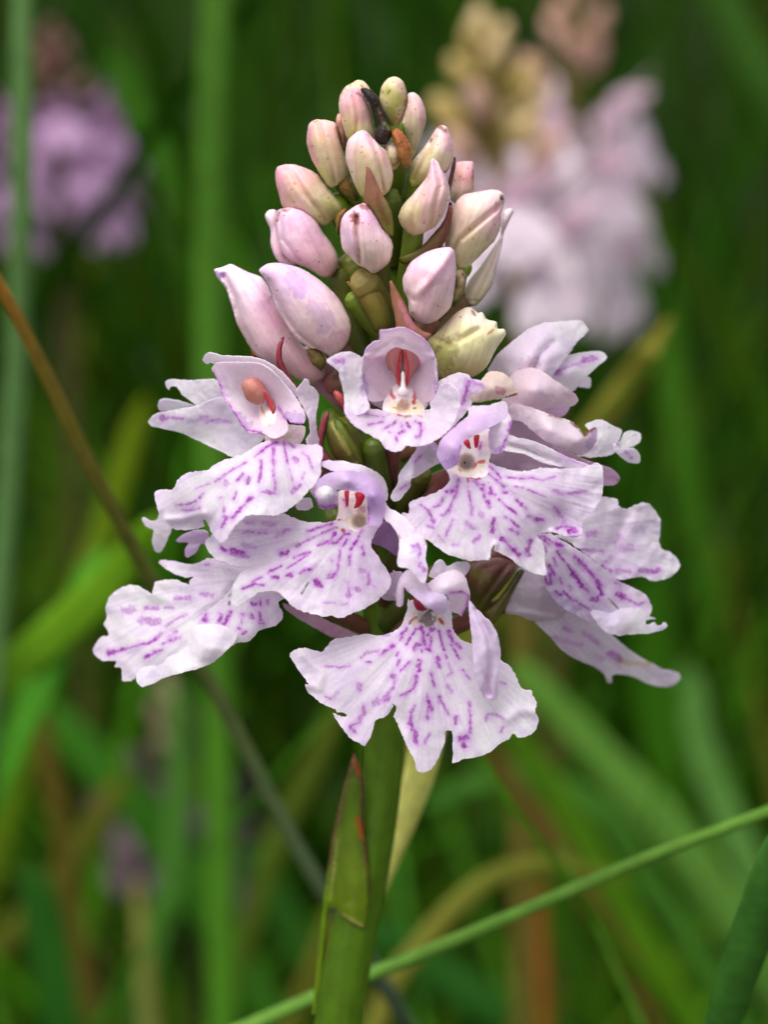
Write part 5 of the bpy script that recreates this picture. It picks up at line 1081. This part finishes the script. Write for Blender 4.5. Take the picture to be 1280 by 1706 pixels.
# low flower reaching out to the left
f6 = flower()
z = lambda p: Z(150, 860, p)
zd = lambda x, y, d: (150 + x / 4, 860 + y / 4, d)
petal("lip", [sheet(z([(800, 275), (900, 285), (1070, 325), (1200, 340), (1290, 420), (1330, 520), (1260, 575), (1285, 640), (1275, 695), (1215, 735), (1140, 756), (1060, 830), (980, 846), (900, 900), (820, 970), (720, 1000), (600, 1000), (480, 1010), (420, 1040), (345, 1080), (305, 1060), (300, 1078), (260, 1096), (212, 1092), (215, 1020), (165, 1002), (172, 960), (80, 963), (40, 932), (18, 886), (50, 830), (75, 805), (112, 800), (126, 780), (95, 720), (116, 660), (104, 610), (130, 540), (190, 480), (230, 465), (270, 455), (310, 465), (405, 518), (420, 510), (430, 442), (500, 422), (580, 428), (662, 450), (664, 425), (690, 402), (640, 405), (560, 380), (500, 345), (455, 308), (470, 294), (520, 292), (600, 310), (680, 322), (740, 300)]),
                    [zd(1200, 400, 7.6), zd(1280, 650, 8.4), zd(1000, 560, 8.0), zd(1100, 780, 9.2), zd(800, 300, 6.0), zd(700, 550, 6.4), zd(460, 305, 3.6), zd(430, 450, 4.4), zd(200, 480, 3.4), zd(110, 620, 3.6), zd(30, 890, 3.6), zd(250, 800, 5.2), zd(250, 1090, 5.4), zd(350, 1060, 6.2), zd(600, 760, 7.4), zd(700, 990, 8.2), zd(450, 600, 4.8)], throat=z([(1150, 400)])[0], ruffle=.4,
                    rims=[(z([(950, 460), (880, 545), (780, 620), (690, 690), (560, 780)]), 6, -.25), (z([(405, 518), (520, 560), (700, 560)]), 10, .2)],
                    strokes=ZS(150, 860, [(50, .35, [(230, 628), (275, 630)]), (24, .45, [(370, 610), (450, 613)]), (24, .35, [(500, 610), (550, 610)]), (26, .45, [(570, 548), (660, 545)]), (30, .35, [(745, 520), (812, 528)]), (46, .42, [(345, 690), (450, 702)]), (18, .45, [(640, 655), (560, 692), (510, 732)]), (18, .85, [(430, 822), (390, 846), (330, 856)]), (22, .5, [(475, 778), (430, 822)]), (14, .6, [(320, 862), (220, 888), (130, 910)]), (32, .65, [(125, 910), (148, 906)]), (20, .5, [(210, 888), (235, 886)]), (14, .65, [(582, 768), (530, 796)]), (24, .55, [(592, 810), (535, 824)]), (12, .6, [(530, 826), (480, 852)]), (24, .78, [(430, 910), (372, 936)]), (14, .6, [(485, 884), (430, 912)]), (7, .4, [(945, 462), (880, 545), (780, 622), (690, 690)], 'k'), (22, .85, [(775, 650), (755, 695)]), (30, .9, [(755, 690), (765, 688)]), (22, .92, [(872, 658), (864, 702), (900, 716), (934, 640)]), (24, .75, [(1018, 650), (1024, 656)]), (26, .75, [(1078, 660), (1084, 676)]), (28, .8, [(1085, 585), (1105, 585)]), (14, .7, [(1136, 556), (1136, 592)]), (20, .55, [(1186, 562), (1188, 580)]), (18, .65, [(1130, 638), (1136, 692)]), (14, .65, [(1040, 768), (1018, 786)]), (14, .65, [(992, 745), (1002, 748)]), (14, .5, [(1008, 690), (1012, 710)]), (12, .5, [(1130, 712), (1160, 714)]), (10, .8, [(925, 535), (945, 515)], 'k'), (12, .8, [(928, 572), (930, 588)], 'k'), (14, .4, [(770, 322), (800, 318)]), (18, .3, [(460, 308), (500, 330)], 'o')]), **LP),  # long dark red stroke paints the crease's shade into the lip colour
              sheet(z([(650, 770), (690, 735), (740, 722), (850, 720), (920, 740), (965, 765), (980, 800), (955, 850), (900, 905), (820, 972), (720, 1016), (600, 1046), (480, 1078), (420, 1112), (345, 1132), (312, 1102), (308, 1060), (340, 1010), (430, 992), (480, 980), (520, 935), (600, 905), (650, 850)]), [zd(700, 735, 8.9), zd(960, 780, 9.6), zd(800, 900, 10.2), zd(820, 970, 9.8), zd(550, 1000, 9.6), zd(345, 1125, 8.2), zd(430, 995, 7.8), zd(600, 905, 8.8)], base=WHITE, tint=lin(232, 218, 240), tint_amt=.3, ruffle=.25, strokes=ZS(150, 860, [(40, .2, [(400, 1060), (440, 1050)], 'l'), (30, .5, [(450, 975), (485, 945)], 'n')]))], M_PETAL, f6)  # dark green stroke paints the darkness of the gap onto the curl
petal("sepal", sheet(z([(345, 18), (355, 8), (375, 20), (405, 32), (450, 22), (460, -10), (530, -40), (545, 80), (500, 190), (480, 225), (462, 243), (438, 240), (410, 160), (424, 95), (375, 72), (352, 45)]), [zd(350, 15, 3.0), zd(520, 0, 4.6), zd(450, 240, 3.2), zd(450, 100, 4.0)], base=WHITE, ruffle=.2), M_PETAL, f6)
petal("sepal", sheet(z([(572, 162), (620, 120), (720, 92), (780, 110), (790, 185), (735, 180), (708, 240), (652, 278), (632, 265), (632, 220), (655, 180), (590, 175)]), [zd(575, 160, 4.0), zd(780, 140, 5.4), zd(645, 275, 4.0), zd(690, 180, 4.9)], base=lin(234, 216, 238), tint=LAV, tint_amt=.6, ruffle=.2, rims=[(z([(640, 180), (760, 165)]), 6, -.4)]), M_PETAL, f6)
put("ovary", ovary((440, 950, 5), (632, 1060, 0), 13, 15, PURP, OLIVE), M_GREEN, f6)

# low flower reaching out to the right
f7 = flower()
z = lambda p: Z(820, 820, p)
zd = lambda x, y, d: (820 + x / 4, 820 + y / 4, d)
petal("lip", [sheet(z([(560, 200), (600, 165), (660, 112), (690, 60), (730, 30), (790, 36), (832, 50), (845, 92), (910, 112), (960, 85), (1030, 72), (1082, 112), (1112, 160), (1126, 220), (1116, 300), (1128, 368), (1190, 400), (1235, 445), (1253, 490), (1200, 552), (1120, 592), (1060, 586), (1000, 566), (920, 576), (850, 582), (790, 560), (700, 470), (600, 390), (500, 325), (410, 292), (480, 270)]), [zd(430, 290, 6.0), zd(600, 200, 5.2), zd(730, 35, 3.6), zd(1030, 75, 2.4), zd(1120, 300, 2.2), zd(1250, 485, 1.6), zd(1060, 580, 3.0), zd(800, 560, 4.4), zd(850, 300, 3.6)], throat=z([(330, 280)])[0], ruffle=.45,
                    rims=[(z([(910, 112), (880, 220), (820, 330)]), 10, -.3)],
                    strokes=ZS(820, 820, [(60, .25, [(950, 255), (1005, 255)], 'l'), (40, .35, [(640, 282), (690, 276)]), (44, .22, [(850, 300), (828, 345), (880, 388), (935, 370)]), (18, .5, [(600, 380), (735, 393)]), (26, .4, [(830, 515), (920, 526)]), (26, .5, [(980, 520), (1060, 528)]), (34, .6, [(1075, 528), (1110, 518)]), (18, .25, [(800, 420), (760, 462)]), (26, .6, [(735, 495), (785, 526)])]), **LP),
              sheet(z([(310, 285), (380, 278), (470, 322), (600, 400), (700, 470), (780, 532), (850, 590), (950, 640), (1010, 672), (1050, 722), (1066, 780), (1052, 828), (1090, 838), (1032, 850), (1028, 868), (950, 900), (860, 920), (780, 925), (690, 872), (560, 822), (440, 742), (362, 640), (346, 560), (350, 380)]), [zd(330, 290, 7.4), zd(380, 450, 7.8), zd(360, 620, 7.6), zd(600, 420, 6.2), zd(620, 600, 7.0), zd(560, 815, 6.8), zd(850, 600, 5.0), zd(1040, 700, 4.0), zd(1060, 840, 4.2), zd(800, 800, 6.0), zd(800, 920, 5.6)], throat=z([(310, 270)])[0], ruffle=.35, vein=.2,
                    rims=[(z([(470, 350), (640, 520), (760, 700)]), 14, .3)],
                    strokes=ZS(820, 820, [(10, .9, [(330, 285), (400, 330), (460, 352)]), (30, .95, [(428, 345), (458, 350)]), (12, .8, [(322, 300), (390, 352)]), (18, .85, [(438, 398), (480, 455)]), (16, .85, [(505, 490), (550, 552)]), (18, .8, [(590, 612), (640, 662)]), (28, .85, [(540, 545), (600, 622)]), (22, .95, [(552, 428), (592, 466)]), (24, .92, [(620, 490), (676, 558)]), (28, .95, [(705, 600), (732, 680)]), (34, .95, [(672, 710), (692, 712)]), (10, .5, [(600, 478), (735, 622)]), (34, .9, [(840, 675), (870, 694)]), (22, .6, [(830, 605), (850, 612)]), (14, .6, [(880, 700), (975, 750), (1012, 735)]), (20, .8, [(380, 490), (416, 548)]), (18, .8, [(345, 560), (372, 612)]), (18, .7, [(384, 548), (392, 602)]), (12, .6, [(412, 440), (430, 492)]), (14, .55, [(455, 570), (466, 612)]), (14, .8, [(428, 660), (452, 682)]), (14, .8, [(478, 662), (545, 724)]), (14, .55, [(560, 722), (655, 786)]), (20, .35, [(512, 620), (522, 642)]), (18, .6, [(350, 370), (362, 392)]), (90, .25, [(420, 700), (540, 780)], 'l'), (9, .95, [(775, 706), (820, 752), (842, 776)], 'n')]), **LP),
              sheet(z([(660, 800), (700, 782), (780, 802), (860, 776), (950, 768), (1015, 790), (1028, 880), (1060, 876), (1085, 866), (1098, 882), (1115, 892), (1135, 884), (1150, 866), (1170, 888), (1140, 915), (1100, 930), (1040, 940), (950, 946), (860, 956), (780, 942), (720, 900)]), [zd(670, 800, 6.8), zd(860, 778, 6.0), zd(1020, 800, 5.0), zd(850, 870, 7.0), zd(1165, 888, 4.4), zd(900, 950, 6.4), zd(730, 900, 6.9)], base=WHITE, tint=lin(226, 206, 238), tint_amt=.45, ruffle=.2, wob=1.2)], M_PETAL, f7)
put("ovary", ovary((900, 890, 5), (655, 1040, 0), 13, 15, PURP, OLIVE), M_GREEN, f7)

# lowest flower on the right, hanging behind
f8 = flower()
z = lambda p: Z(840, 900, p)
zd = lambda x, y, d: (840 + x / 4, 900 + y / 4, d)
petal("lip", [sheet(z([(100, 180), (250, 200), (340, 320), (450, 430), (600, 530), (730, 638), (800, 700), (870, 752), (970, 812), (1060, 856), (1165, 884), (1175, 920), (1130, 966), (1050, 976), (950, 952), (850, 906), (760, 892), (718, 905), (722, 944), (694, 950), (668, 896), (600, 842), (500, 802), (400, 742), (322, 662), (270, 602), (205, 542), (240, 480), (120, 350)]), [zd(110, 200, 4.6), zd(300, 300, 4.8), zd(210, 540, 4.4), zd(600, 540, 2.6), zd(600, 840, 2.2), zd(450, 640, 3.4), zd(1165, 900, -1.0), zd(900, 770, 0.4), zd(900, 930, 0.2)], throat=z([(60, 250)])[0], base=lin(240, 232, 240), tint=lin(222, 204, 226), tint_amt=.4, ruffle=.3,
                    strokes=ZS(840, 900, [(34, .35, [(405, 590), (440, 602)]), (30, .28, [(540, 612), (622, 682)]), (44, .45, [(710, 752), (765, 788)]), (28, .22, [(330, 650), (520, 702)]), (24, .22, [(620, 760), (660, 800)]), (34, .5, [(770, 805), (870, 822), (970, 825)], 't'), (14, .5, [(1030, 840), (1070, 852)], 'o'), (14, .4, [(690, 930), (715, 935)], 'o')])),
              sheet(z([(130, 200), (240, 230), (330, 340), (420, 460), (380, 520), (200, 540), (100, 502), (10, 482), (40, 400), (80, 310)]), [zd(140, 205, 5.8), zd(20, 475, 5.4), zd(240, 380, 6.0), zd(410, 470, 4.6), zd(200, 535, 5.2)], base=lin(240, 232, 238), tint=lin(220, 204, 216), tint_amt=.4, ruffle=.2, rims=[(z([(20, 470), (160, 490), (330, 520)]), 7, .3)], strokes=ZS(840, 900, [(30, .2, [(150, 240), (180, 250)], 'l')]))], M_PETAL, f8)
put("ovary", ovary((860, 1000, 3.5), (650, 1090, 0), 13, 15, PURP, OLIVE), M_GREEN, f8)

# two half open flowers on the upper right, one with a browned rim
f9 = flower()
z = lambda p: Z(790, 520, p)
zd = lambda x, y, d: (790 + x / 4, 520 + y / 4, d)
petal("sepal", sheet(z([(90, 420), (150, 290), (250, 200), (350, 122), (460, 76), (600, 62), (715, 58), (745, 90), (766, 112), (742, 150), (690, 200), (630, 280), (560, 370), (500, 450), (410, 430), (250, 440), (180, 470)]), [zd(100, 420, 2.6), zd(350, 130, 2.6), zd(600, 65, 1.8), zd(760, 115, 1.0), zd(400, 300, 4.4), zd(560, 300, 3.2), zd(480, 440, 3.8), zd(250, 420, 4.0)], base=WHITE, tint=lin(232, 204, 230), tint_amt=.45, ruffle=.2, rims=[(z([(520, 210), (450, 270), (405, 370)]), 9, -.35)], strokes=ZS(790, 520, [(12, .5, [(495, 230), (440, 280), (405, 365)], 'l'), (80, .25, [(340, 360), (410, 330)], 'p'), (10, .4, [(690, 195), (620, 275)], 'l')])), M_PETAL, f9)
petal("sepal", sheet(z([(480, 440), (560, 345), (620, 292), (720, 268), (830, 260), (872, 275), (887, 302), (860, 332), (780, 402), (720, 462), (670, 520), (600, 540), (520, 500)]), [zd(500, 440, 2.2), zd(720, 270, 1.2), zd(880, 300, 0.4), zd(640, 400, 2.6), zd(670, 515, 1.8)], base=WHITE, tint_amt=.2, ruffle=.15, strokes=ZS(790, 520, [(36, .5, [(800, 308), (740, 322)]), (20, .35, [(740, 325), (620, 370), (540, 400)]), (40, .35, [(560, 405), (535, 412)])])), M_PETAL, f9)
petal("sepal", sheet(z([(660, 500), (700, 470), (750, 428), (780, 450), (777, 502), (742, 506), (700, 496)]), [zd(670, 495, 0.8), zd(770, 450, -0.2), zd(745, 505, 0.2)], base=WHITE, ruffle=.1), M_PETAL, f9)
petal("sepal", sheet(z([(440, 650), (560, 632), (645, 620), (600, 690), (560, 700)]), [zd(450, 650, 2.4), zd(640, 625, 1.8), zd(570, 695, 2.0)], base=lin(228, 196, 222), ruffle=.1), M_PETAL, f9)
petal("hood", sheet(z([(180, 620), (200, 520), (235, 435), (290, 392), (370, 374), (440, 385), (520, 440), (610, 500), (680, 548), (694, 592), (660, 627), (560, 637), (450, 652), (350, 720), (260, 720)]), [zd(200, 600, 5.0), zd(240, 440, 5.0), zd(380, 380, 4.8), zd(400, 520, 6.6), zd(690, 590, 4.0), zd(600, 560, 5.4), zd(440, 650, 5.4), zd(280, 700, 6.0)], base=lin(246, 232, 240), tint=lin(236, 208, 224), tint_amt=.5, ruffle=.15, strokes=ZS(790, 520, [(30, .2, [(430, 520), (480, 560)], 'l'), (20, .2, [(600, 545), (640, 560)], 'p')])), M_PETAL, f9)
petal("side_petal", sheet(z([(-60, 600), (0, 520), (50, 450), (100, 395), (180, 402), (240, 442), (285, 520), (297, 550), (215, 572), (100, 592), (0, 604)]), [zd(-50, 600, 7.6), zd(100, 400, 6.8), zd(290, 545, 7.2), zd(120, 500, 7.9), zd(100, 590, 7.4)], base=lin(244, 232, 218), tint=lin(238, 214, 222), tint_amt=.4, ruffle=.12, strokes=ZS(790, 520, [(40, .6, [(150, 512), (200, 525)], 'p'), (12, .95, [(215, 568), (262, 552), (295, 535)], 'b'), (16, .9, [(262, 556), (290, 545)], 'o'), (6, .6, [(0, 598), (100, 590), (210, 570)], 'g')])), M_PETAL, f9)
f10 = flower()
petal("hood", sheet(z([(190, 700), (250, 615), (330, 622), (430, 652), (520, 686), (620, 716), (660, 735), (710, 780), (735, 818), (755, 800), (800, 766), (820, 772), (820, 830), (800, 890), (760, 935), (700, 952), (600, 912), (480, 862), (400, 802), (320, 732)]), [zd(210, 700, 6.0), zd(330, 625, 6.0), zd(620, 720, 5.6), zd(815, 780, 5.2), zd(500, 780, 7.4), zd(700, 860, 7.0), zd(690, 945, 6.0), zd(420, 810, 6.4)], base=lin(246, 234, 242), tint=lin(234, 208, 228), tint_amt=.45, ruffle=.18, strokes=ZS(790, 520, [(12, .85, [(505, 685), (560, 705), (580, 710)], 'o'), (16, .95, [(650, 735), (700, 778), (738, 822)], 'b'), (26, 1, [(738, 815), (760, 800), (805, 766)], 'o'), (70, .4, [(780, 880), (810, 800)], 'l')])), M_PETAL, f10)
petal("lip", [sheet(z([(690, 955), (760, 930), (815, 860), (780, 800), (740, 750), (790, 726), (850, 716), (920, 755), (985, 782), (985, 800), (970, 850), (940, 890), (950, 930), (900, 956), (830, 966), (760, 968)]), [zd(700, 950, 5.4), zd(760, 760, 4.6), zd(980, 790, 3.0), zd(860, 840, 4.6), zd(940, 920, 4.0), zd(800, 960, 5.0)], base=WHITE, tint_amt=.2, ruffle=.3),
               sheet(z([(960, 880), (985, 850), (1012, 802), (1060, 790), (1112, 812), (1112, 858), (1060, 896), (1000, 906)]), [zd(970, 880, 3.2), zd(1110, 830, 2.0), zd(1010, 800, 2.6)], base=WHITE, tint_amt=.2, ruffle=.2),
               sheet(z([(930, 880), (1000, 910), (1070, 910), (1105, 950), (1106, 1002), (1060, 1010), (1010, 990), (960, 950), (935, 915)]), [zd(935, 885, 4.2), zd(1105, 970, 3.2), zd(1010, 985, 3.8), zd(1000, 930, 4.2)], base=WHITE, tint_amt=.2, ruffle=.2, strokes=ZS(790, 520, [(14, .45, [(1010, 930), (1050, 972)]), (12, .5, [(945, 870), (975, 895)])]))], M_PETAL, f10)
petal("sepal", sheet(z([(760, 1000), (850, 1020), (910, 1040), (960, 1080), (972, 1115), (940, 1150), (870, 1158), (780, 1140)]), [zd(770, 1010, 5.6), zd(970, 1110, 3.4), zd(860, 1150, 4.4)], base=lin(232, 200, 226), tint=LAV, ruffle=.1, strokes=ZS(790, 520, [(14, .7, [(955, 1115), (968, 1125)], 'o'), (16, .35, [(880, 1100), (950, 1105)], 'p')])), M_PETAL, f10)
put("ovary", ovary((850, 690, 4), (660, 760, 0.5), 16, 14, PURP, OLIVE), M_GREEN, f9)
put("ovary", ovary((870, 750, 4), (655, 830, 0.5), 14, 14, PURP, OLIVE), M_GREEN, f10)
